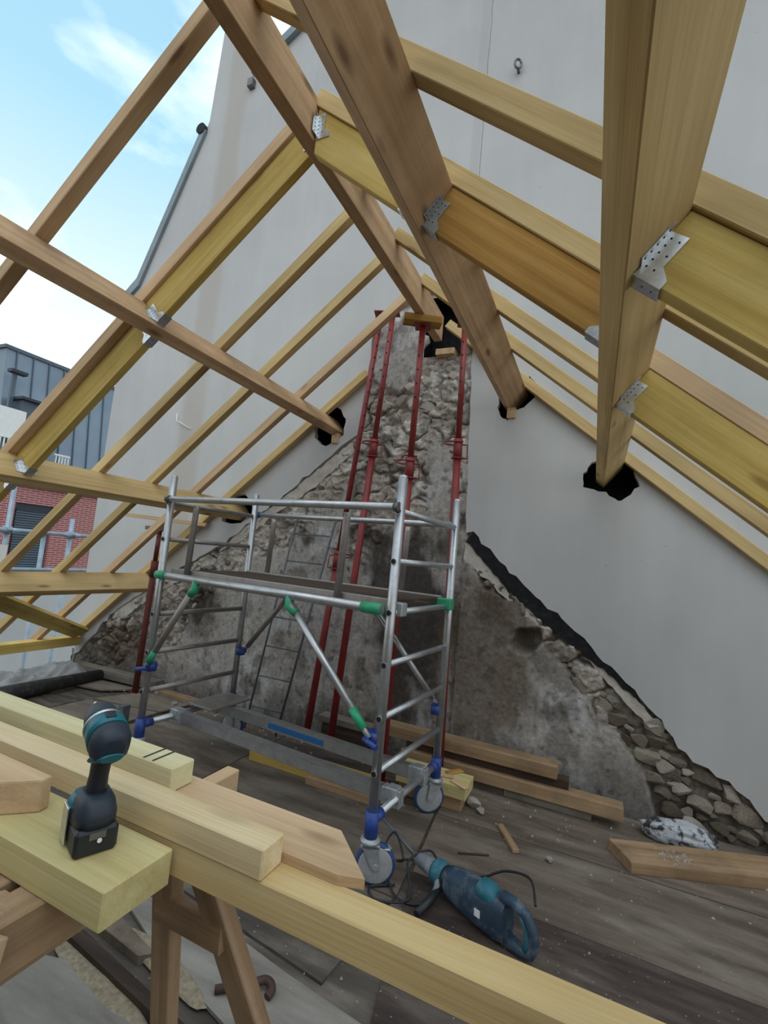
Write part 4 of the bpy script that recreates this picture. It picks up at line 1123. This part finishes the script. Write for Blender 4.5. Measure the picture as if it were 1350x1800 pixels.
for x in (-0.955, -0.925):
    pm = mesh_obj('pencil_line', box_bm(x - 0.0032, x + 0.0032, 0.864, 0.928, 1.0752, 1.0756), 'pencil', o)
o = prism('timber', [(-1.35, 0.832), (-0.40, 0.832), (-0.352, 0.848), (-0.462, 0.958), (-1.35, 0.958)], Matrix.Translation((0, 0, 1.0005)), 0.018, 'wood_chevron_pink'); tag(o, 'thin board with a slanted end lying across the timbers', 'timber', GT)
o = axbox('timber_offcut', (-0.884, 0.862, 0.9315), (-0.842, 1.085, 0.9995), 'wood_chevron_pink'); tag(o, 'short offcut sticking out crosswise behind the trestle timbers', 'offcut')
o = prism('timber_offcut', [(-1.30, 0.60), (-1.099, 0.640), (-1.043, 0.692), (-1.049, 0.715), (-1.45, 0.715)], Matrix.Translation((0, 0, 0.9985)), 0.064, 'wood_chevron_pink', bev=0.002); tag(o, 'rough block on the yellow plank at the left edge', 'offcut')

# ------------------------------------------------------------------ cordless drill
DB = Vector((-0.872, 0.684, 0.998))
hdg = math.radians(158)                                  # it points away to the left
DM = Matrix.Translation(DB) @ Matrix.Rotation(hdg, 4, 'Z')
drill = empty('cordless_drill', DB); tag(drill, 'teal and black cordless drill standing on its battery on the yellow plank', 'drill')
def loft(name, secs, mat, parent, M, seg=20, pw=2.6):
    """secs = [(centre xyz, axis dir, half width (local y), half height/depth)] superellipse sections"""
    bm = bmesh.new(); rings = []
    for c, d, hy, hz in secs:
        d = Vector(d).normalized(); yv = Vector((0, 1, 0)); zv = d.cross(yv).normalized(); ring = []
        for k in range(seg):
            a = 2 * math.pi * k / seg; ca, sa = math.cos(a), math.sin(a)
            u = math.copysign(abs(ca) ** (2 / pw), ca) * hy; w = math.copysign(abs(sa) ** (2 / pw), sa) * hz
            ring.append(bm.verts.new(Vector(c) + yv * u + zv * w))
        rings.append(ring)
    for a_, b_ in zip(rings, rings[1:]):
        for k in range(seg): bm.faces.new((a_[k], a_[(k + 1) % seg], b_[(k + 1) % seg], b_[k]))
    bm.faces.new(rings[0][::-1]); bm.faces.new(rings[-1])
    o = mesh_obj(name, bm, mat, parent, M)
    for p in o.data.polygons: p.use_smooth = len(p.vertices) == 4
    return o
bat = mesh_obj('battery', box_bm(-0.052, 0.056, -0.037, 0.037, 0.0, 0.048, 0.006), 'tool_black', drill, DM)
mesh_obj('charge_panel', box_bm(-0.0535, -0.0515, -0.014, 0.014, 0.030, 0.042), 'steel_dark', bat, DM)
lathe('battery_button', DM @ Vector((-0.0525, -0.004, 0.026)), DM.to_3x3() @ Vector((-1, 0, 0)), [(0, 0.0045), (0.0018, 0.004)], 'paint_white', bat, 12)
ft_ = loft('foot', [((0.002, 0, 0.048), (0, 0, 1), 0.037, 0.054), ((0.002, 0, 0.066), (0, 0, 1), 0.0375, 0.054), ((-0.002, 0, 0.086), (0, 0, 1), 0.032, 0.044), ((-0.006, 0, 0.100), (0, 0, 1), 0.022, 0.026)], 'tool_navy', drill, DM, 24, 3.2)
loft('foot_teal', [((0.026, 0, 0.058), (0, 0, 1), 0.0385, 0.032), ((0.024, 0, 0.072), (0, 0, 1), 0.0385, 0.030), ((0.018, 0, 0.090), (0, 0, 1), 0.030, 0.024)], 'tool_teal', ft_, DM, 20, 3.0)
DT = DM @ Matrix.Translation((-0.004, 0, 0.09)) @ Matrix.Rotation(math.radians(-14), 4, 'Y') @ Matrix.Translation((0.007, 0, -0.087))
loft('handle', [((-0.006, 0, 0.078), (0.02, 0, 1), 0.0185, 0.022), ((-0.004, 0, 0.094), (0.02, 0, 1), 0.0185, 0.022), ((-0.001, 0, 0.125), (0.05, 0, 1), 0.0165, 0.0195), ((0.002, 0, 0.160), (0.05, 0, 1), 0.0175, 0.021), ((0.006, 0, 0.190), (0.05, 0, 1), 0.022, 0.030)], 'tool_black', drill, DT, 20, 2.3)
hb = loft('motor_body', [((-0.046, 0, 0.203), (1, 0, 0.03), 0.020, 0.021), ((-0.041, 0, 0.204), (1, 0, 0.03), 0.030, 0.031), ((-0.027, 0, 0.205), (1, 0, 0.03), 0.0355, 0.038), ((0.0, 0, 0.206), (1, 0, 0.03), 0.0355, 0.038), ((0.028, 0, 0.207), (1, 0, 0.03), 0.034, 0.036)], 'tool_navy', drill, DT, 28, 2.3)
loft('teal_band', [((-0.010, 0, 0.2065), (1, 0, 0.03), 0.0365, 0.039), ((0.026, 0, 0.2075), (1, 0, 0.03), 0.0352, 0.0372)], 'tool_teal', hb, DT, 28, 2.3)
loft('teal_back_panel', [((-0.050, 0, 0.190), (1, 0, 0.25), 0.018, 0.009), ((-0.026, 0, 0.180), (1, 0, 0.25), 0.035, 0.013)], 'tool_teal', hb, DT, 20, 2.4)
mesh_obj('mode_switch', box_bm(0.0, 0.02, -0.009, 0.009, 0.243, 0.2485, 0.002), 'tool_black', hb, DT)
lathe('gear_ring', DT @ Vector((0.028, 0, 0.207)), DT.to_3x3() @ Vector((1, 0, 0.03)), [(0, 0.0362), (0.004, 0.0375), (0.008, 0.0358)], 'galvanised', drill, 28)
lathe('chuck', DT @ Vector((0.036, 0, 0.2072)), DT.to_3x3() @ Vector((1, 0, 0.03)), [(0, 0.034), (0.012, 0.033), (0.034, 0.029), (0.05, 0.022), (0.058, 0.012)], 'tool_navy', drill, 24)
lathe('bit', DT @ Vector((0.090, 0, 0.2087)), DT.to_3x3() @ Vector((1, 0, 0.03)), [(0, 0.0045), (0.024, 0.0045), (0.027, 0.003)], 'steel_bright', drill, 10)
mesh_obj('trigger', box_bm(0.018, 0.032, -0.008, 0.008, 0.145, 0.172, 0.003), 'tool_black', drill, DT)
bc = mesh_obj('belt_clip', box_bm(0.0, 0.036, 0.040, 0.0425, 0.006, 0.072, 0.001), 'galvanised', drill, DM)
mesh_obj('clip_screw', box_bm(0.006, 0.03, 0.0365, 0.041, 0.062, 0.070), 'steel_bright', bc, DM)

# ------------------------------------------------------------------ demolition hammer on the floor
H0 = Vector((-0.755, 2.49, 0.095)); H1 = Vector((-0.115, 2.215, 0.115))
hx = (H1 - H0).normalized(); hz = Vector((0, 0, 1)); hz = (hz - hx * hz.dot(hx)).normalized()
HM = Matrix((hx, hz.cross(hx), hz)).transposed().to_4x4(); HM.translation = H0
ham = empty('demolition_hammer', (H0.x, H0.y, 0)); tag(ham, 'dusty teal blue demolition hammer lying on the plywood with its cable', 'hammer')
def hl(p): return HM @ Vector(p)
lathe('tool_holder', hl((0, 0, 0)), hx, [(-0.02, 0.016), (0.0, 0.024), (0.03, 0.033), (0.10, 0.040), (0.13, 0.047)], 'hammer_grey', ham, 24)
lathe('collar', hl((0.12, 0, 0)), hx, [(0, 0.050), (0.015, 0.056), (0.05, 0.056), (0.065, 0.048)], 'hammer_teal', ham, 24)
lathe('front_grip', hl((0.175, 0, 0)), hx, [(0, 0.046), (0.02, 0.053), (0.03, 0.053), (0.045, 0.047)], 'tool_black', ham, 24)
loft('housing', [((0.20, 0, 0.0), (1, 0, 0), 0.050, 0.052), ((0.24, 0, -0.002), (1, 0, 0), 0.058, 0.066), ((0.36, 0, -0.006), (1, 0, 0), 0.062, 0.082), ((0.48, 0, -0.010), (1, 0, 0), 0.060, 0.090), ((0.53, 0, -0.012), (1, 0, 0), 0.052, 0.080)], 'hammer_navy', ham, HM, 24, 3.0)
loft('motor_cap', [((0.38, -0.01, 0.055), (1, 0, 0.0), 0.030, 0.022), ((0.40, -0.01, 0.066), (1, 0, 0.0), 0.048, 0.038), ((0.45, -0.01, 0.064), (1, 0, 0), 0.048, 0.040), ((0.485, -0.01, 0.05), (1, 0, 0), 0.036, 0.03)], 'hammer_teal', ham, HM, 20, 2.4)
hp = [(0.50, 0, 0.070), (0.56, 0, 0.078), (0.615, 0, 0.060), (0.645, 0, 0.015), (0.655, 0, -0.040), (0.64, 0, -0.075), (0.60, 0, -0.085), (0.52, 0, -0.075)]
bm = bmesh.new(); tube_bm(bm, [hl(p) for p in hp], 0.024, 14, True, [0.030, 0.025, 0.023, 0.023, 0.023, 0.022, 0.024, 0.034]); mesh_obj('rear_handle', bm, 'hammer_navy', ham, smooth=True)
bm = bmesh.new(); tube_bm(bm, [hl((x - 0.018 if x > 0.6 else x, 0, z * 0.96)) for x, _, z in hp[2:6]], 0.021, 12); mesh_obj('handle_grip', bm, 'hammer_teal', ham, smooth=True)
tube('side_handle', [hl((0.19, -0.045, -0.035)), hl((0.195, -0.12, -0.055)), hl((0.205, -0.22, -0.070))], 0.017, 'tool_black', ham, 14, [0.014, 0.02, 0.016])
tube('side_handle_clamp', [hl((0.17, -0.03, 0.01)), hl((0.18, -0.055, -0.03)), hl((0.185, -0.075, -0.045))], 0.016, 'hammer_grey', ham, 12)
mesh_obj('rating_plate', box_bm(0.40, 0.43, -0.0635, -0.0615, -0.03, 0.0), 'paint_white', ham, HM)
lathe('chisel', hl((-0.01, 0, 0)), Vector((-0.283, 0.12, 0.085)), [(0, 0.010), (0.10, 0.0095), (0.27, 0.009), (0.31, 0.007)], 'ladder_steel', ham, 12)
def spline_pts(ctrl, k=8):
    P = [Vector(c) for c in ctrl]; out = []
    for i in range(len(P) - 1):
        a, b_, c, d = P[max(i - 1, 0)], P[i], P[i + 1], P[min(i + 2, len(P) - 1)]
        for j in range(k):
            t_ = j / k
            out.append(0.5 * ((2 * b_) + (c - a) * t_ + (2 * a - 5 * b_ + 4 * c - d) * t_ * t_ + (3 * b_ - a - 3 * c + d) * t_ ** 3))
    return out + [P[-1]]
tube('power_cable', spline_pts([(-0.16, 2.30, 0.19), (-0.20, 2.42, 0.22), (-0.32, 2.50, 0.17), (-0.42, 2.50, 0.11), (-0.55, 2.56, 0.03), (-0.66, 2.62, 0.012), (-0.80, 2.60, 0.012), (-0.86, 2.48, 0.05), (-0.80, 2.40, 0.12), (-0.90, 2.52, 0.16), (-0.93, 2.46, 0.08), (-0.80, 2.30, 0.012),
     (-0.66, 2.30, 0.02), (-0.62, 2.42, 0.10), (-0.70, 2.52, 0.13), (-0.78, 2.42, 0.10), (-0.72, 2.30, 0.02), (-0.85, 2.22, 0.012), (-0.92, 2.28, 0.012), (-0.82, 2.36, 0.012)]), 0.0055, 'cable_black', ham, 8)
# bent iron cramp near the trestle
o = tube('iron_cramp', spline_pts([(-1.16, 1.50, 0.018), (-1.06, 1.575, 0.028), (-1.02, 1.61, 0.03), (-0.985, 1.60, 0.024), (-0.985, 1.57, 0.016)]), 0.014, 'rust_dark', None, 8); tag(o, 'rusty bent iron cramp on the floor right of the trestle', 'cramp')
o = axbox('metal_strip', (-3.04, 2.47, 0.005), (-2.99, 2.53, 0.38), 'ladder_steel', bev=0.002); tag(o, 'upright metal strip behind the drill', 'metal strip')

# ------------------------------------------------------------------ left eave: plate, wind brace, sheeting, pipe
o = board('wall_plate', (-5.52, Y0, 0.30), (-5.52, 3.80, 0.30), 0.14, 0.10, 'wood_yellow'); tag(o, 'eave plate under the rafter feet at the far left', 'beam')
a, b_ = roof_pt(-4.70, 2.26, -0.045), roof_pt(-5.43, 3.75, -0.045)
o = board('wind_brace', a, b_, 0.17, 0.045, 'wood_yellow', UPL); tag(o, 'diagonal wind brace nailed under the lower left rafters', 'brace')
def sheet():
    bm = bmesh.new(); nu, nv = 70, 34; g = []
    for i in range(nu + 1):
        row = []
        for k in range(nv + 1):
            u, v = i / nu, k / nv
            x = -5.42 + 0.52 * v + 0.05 * noise.noise((u * 3, v * 3, 8)); y = 2.2 + 1.52 * u - 0.10 * v * u
            prof = math.sin(math.pi * min(1, v * 1.02)) ** 0.7
            fold = abs(noise.noise((u * 9 + v * 3, v * 4, 1.5))) * 0.14 + abs(noise.noise((u * 21, v * 9, 4.5))) * 0.05
            z = 0.012 + prof * (0.17 + 0.07 * noise.noise((u * 4, 0, 2)) - fold) * (1 - max(0, u - 0.9) * 8)
            row.append(bm.verts.new((x, y, max(z, 0.004))))
        g.append(row)
    for i in range(nu):
        for k in range(nv): bm.faces.new((g[i][k], g[i + 1][k], g[i + 1][k + 1], g[i][k + 1]))
    return mesh_obj('dust_sheet', bm, 'tarp_white', smooth=True)
tag(sheet(), 'crumpled white dust sheet at the foot of the left eave', 'sheet')
o = tube('rolled_felt', [(-4.72, 2.15, 0.075), (-4.74, 2.8, 0.072), (-4.80, 3.62, 0.06)], 0.072, 'black_pipe', None, 20, [0.075, 0.072, 0.055]); tag(o, 'roll of black roofing felt on the floor in front of the dust sheet', 'roll')

# ------------------------------------------------------------------ neighbouring building beyond the eave
bld = empty('apartment_building', (-12, 7, -4)); tag(bld, 'building with grey seamed metal roof storey over red brick beyond the eave', 'building')
BX = -12.0
tilt = 0.13                                             # the metal storey leans back
def bbox(name, lo, hi, mat, parent=bld, bev=0.0): return mesh_obj(name, box_bm(lo[0], hi[0], lo[1], hi[1], lo[2], hi[2], bev), mat, parent)
# brick wall with a window opening
def brick_wall():
    w = (6.34, 7.18, 0.30, 2.06)
    bm = bmesh.new()
    for lo, hi in (((-16, 5.75, -4), (BX, w[0], 2.45)), ((-16, w[1], -4), (BX, 10.5, 2.45)), ((-16, w[0], -4), (BX, w[1], w[2])), ((-16, w[0], w[3]), (BX, w[1], 2.45))):
        box_bm(lo[0], hi[0], lo[1], hi[1], lo[2], hi[2], 0, bm)
    mesh_obj('brick_wall', bm, 'brick_red', bld)
    fr = bbox('window_frame', (BX - 0.16, w[0], w[2]), (BX - 0.10, w[1], w[3]), 'shutter_dark')
    k = 0
    z = w[2] + 0.02
    while z < w[3] - 0.16:
        bbox('shutter_slat', (BX - 0.11, w[0] + 0.07, z), (BX - 0.07, w[1] - 0.07, z + 0.047), 'zinc_dark', fr, 0.008); z += 0.056
    bbox('shutter_box', (BX - 0.14, w[0], w[3] - 0.14), (BX - 0.04, w[1], w[3]), 'shutter_dark', fr)
brick_wall()
def zp(y, z, out_=0.0): return (BX + 0.06 - tilt * (z - 2.45) + out_, y, z)
bm = bmesh.new()
Q = [zp(5.80, 2.45), zp(10.5, 2.45), zp(10.5, 5.53), zp(5.80, 5.53)]
fr_ = [bm.verts.new(q) for q in Q]; bk_ = [bm.verts.new((-16, q[1], q[2])) for q in Q]
bm.faces.new(fr_); bm.faces.new(bk_[::-1])
for i in range(4): bm.faces.new((fr_[i], bk_[i], bk_[(i + 1) % 4], fr_[(i + 1) % 4]))
zw = mesh_obj('metal_storey', bm, 'zinc', bld)
for k in range(13):
    y = 6.02 + k * 0.355
    M = frame(zp(y, 2.45, 0.012), zp(y, 5.53, 0.012), (1, 0, 0))
    L = (Vector(zp(y, 5.53)) - Vector(zp(y, 2.45))).length
    mesh_obj('standing_seam', box_bm(0, L, -0.012, 0.012, -0.012, 0.018), 'zinc_dark', zw, M)
for k in range(6):
    x = -12.8 - k * 0.4
    mesh_obj('standing_seam', box_bm(x - 0.012, x + 0.012, 5.775, 5.805, 2.45, 5.53), 'zinc_dark', zw)
bbox('roof_edge', (-16.1, 5.76, 5.50), (BX - 0.30, 10.55, 5.58), 'zinc_dark')
dm = bbox('dormer_box', (-12.1, 5.95, 3.35), (BX + 0.35, 6.62, 4.30), 'zinc_dark')
bbox('dormer_roof', (-12.1, 5.88, 4.30), (BX + 0.45, 6.75, 4.36), 'shutter_dark', dm)
bbox('dormer_side', (-12.1, 6.40, 3.35), (BX + 0.37, 6.63, 4.29), 'zinc', dm)
for k in range(2): bbox('vent_slot', (BX + 0.36, 6.46, 3.95 - k * 0.13), (BX + 0.385, 6.60, 4.02 - k * 0.13), 'shutter_dark', dm)
bbox('white_screen', (BX + 0.4, 5.50, 3.42), (BX + 0.44, 6.02, 4.03), 'paint_white')
for k in range(8): bbox('baluster', (BX + 0.42, 5.45 + k * 0.075, 3.0), (BX + 0.44, 5.475 + k * 0.075, 3.40), 'paint_white')
bbox('balcony_rail', (BX + 0.41, 5.4, 3.38), (BX + 0.45, 6.05, 3.42), 'paint_white')
for k in range(5): bbox('baluster', (BX + 0.30, 6.84 + k * 0.07, 2.9), (BX + 0.32, 6.865 + k * 0.07, 3.28), 'paint_white')
bbox('balcony_rail', (BX + 0.29, 6.80, 3.26), (BX + 0.33, 7.16, 3.30), 'paint_white')
bbox('downpipe', (BX + 0.05, 5.80, 3.4), (BX + 0.12, 5.88, 4.9), 'zinc_dark'); bbox('downpipe_head', (BX + 0.02, 5.72, 4.88), (BX + 0.2, 6.05, 4.95), 'shutter_dark')
o = mesh_obj('parapet_wall', box_bm(-9.3, -9.0, 2.0, 9.0, -6.0, 0.50), 'render_white'); tag(o, 'low white rendered wall below the brick facade, seen under the lowest purlin', 'wall')
# tube scaffold outside the eave
es = empty('tube_scaffold', (-6.3, 3.6, -3.5)); tag(es, 'grey tube scaffold railing outside the left eave', 'scaffold')
for y, z1 in ((3.285, 2.3), (3.70, 1.50), (4.025, 1.72), (2.2, 2.3)):
    tube('standard', [(-6.3, y, -3.5), (-6.3, y, z1)], 0.026, 'tube_scaffold', es, 12)
for z in (1.51, 1.05): tube('ledger', [(-6.27, 1.6, z), (-6.27, 4.45, z)], 0.024, 'tube_scaffold', es, 12)
for y in (3.285, 4.025):
    tube('coupler', [(-6.30, y, 1.47), (-6.30, y, 1.55)], 0.045, 'tube_scaffold', es, 12)
    for s in (-1, 1): tube('coupler_gusset', [(-6.28, y + s * 0.03, 1.50), (-6.27, y + s * 0.13, 1.51)], 0.03, 'tube_scaffold', es, 10, [0.04, 0.024])
bbox('sign_plate', (-6.27, 3.20, 1.05), (-6.262, 3.30, 1.33), 'paint_white', es)
# ground far below
o = mesh_obj('ground', box_bm(-400, 400, -400, 400, -6.2, -6.0), 'floor_debris'); tag(o, 'street level far below', kind='structure')
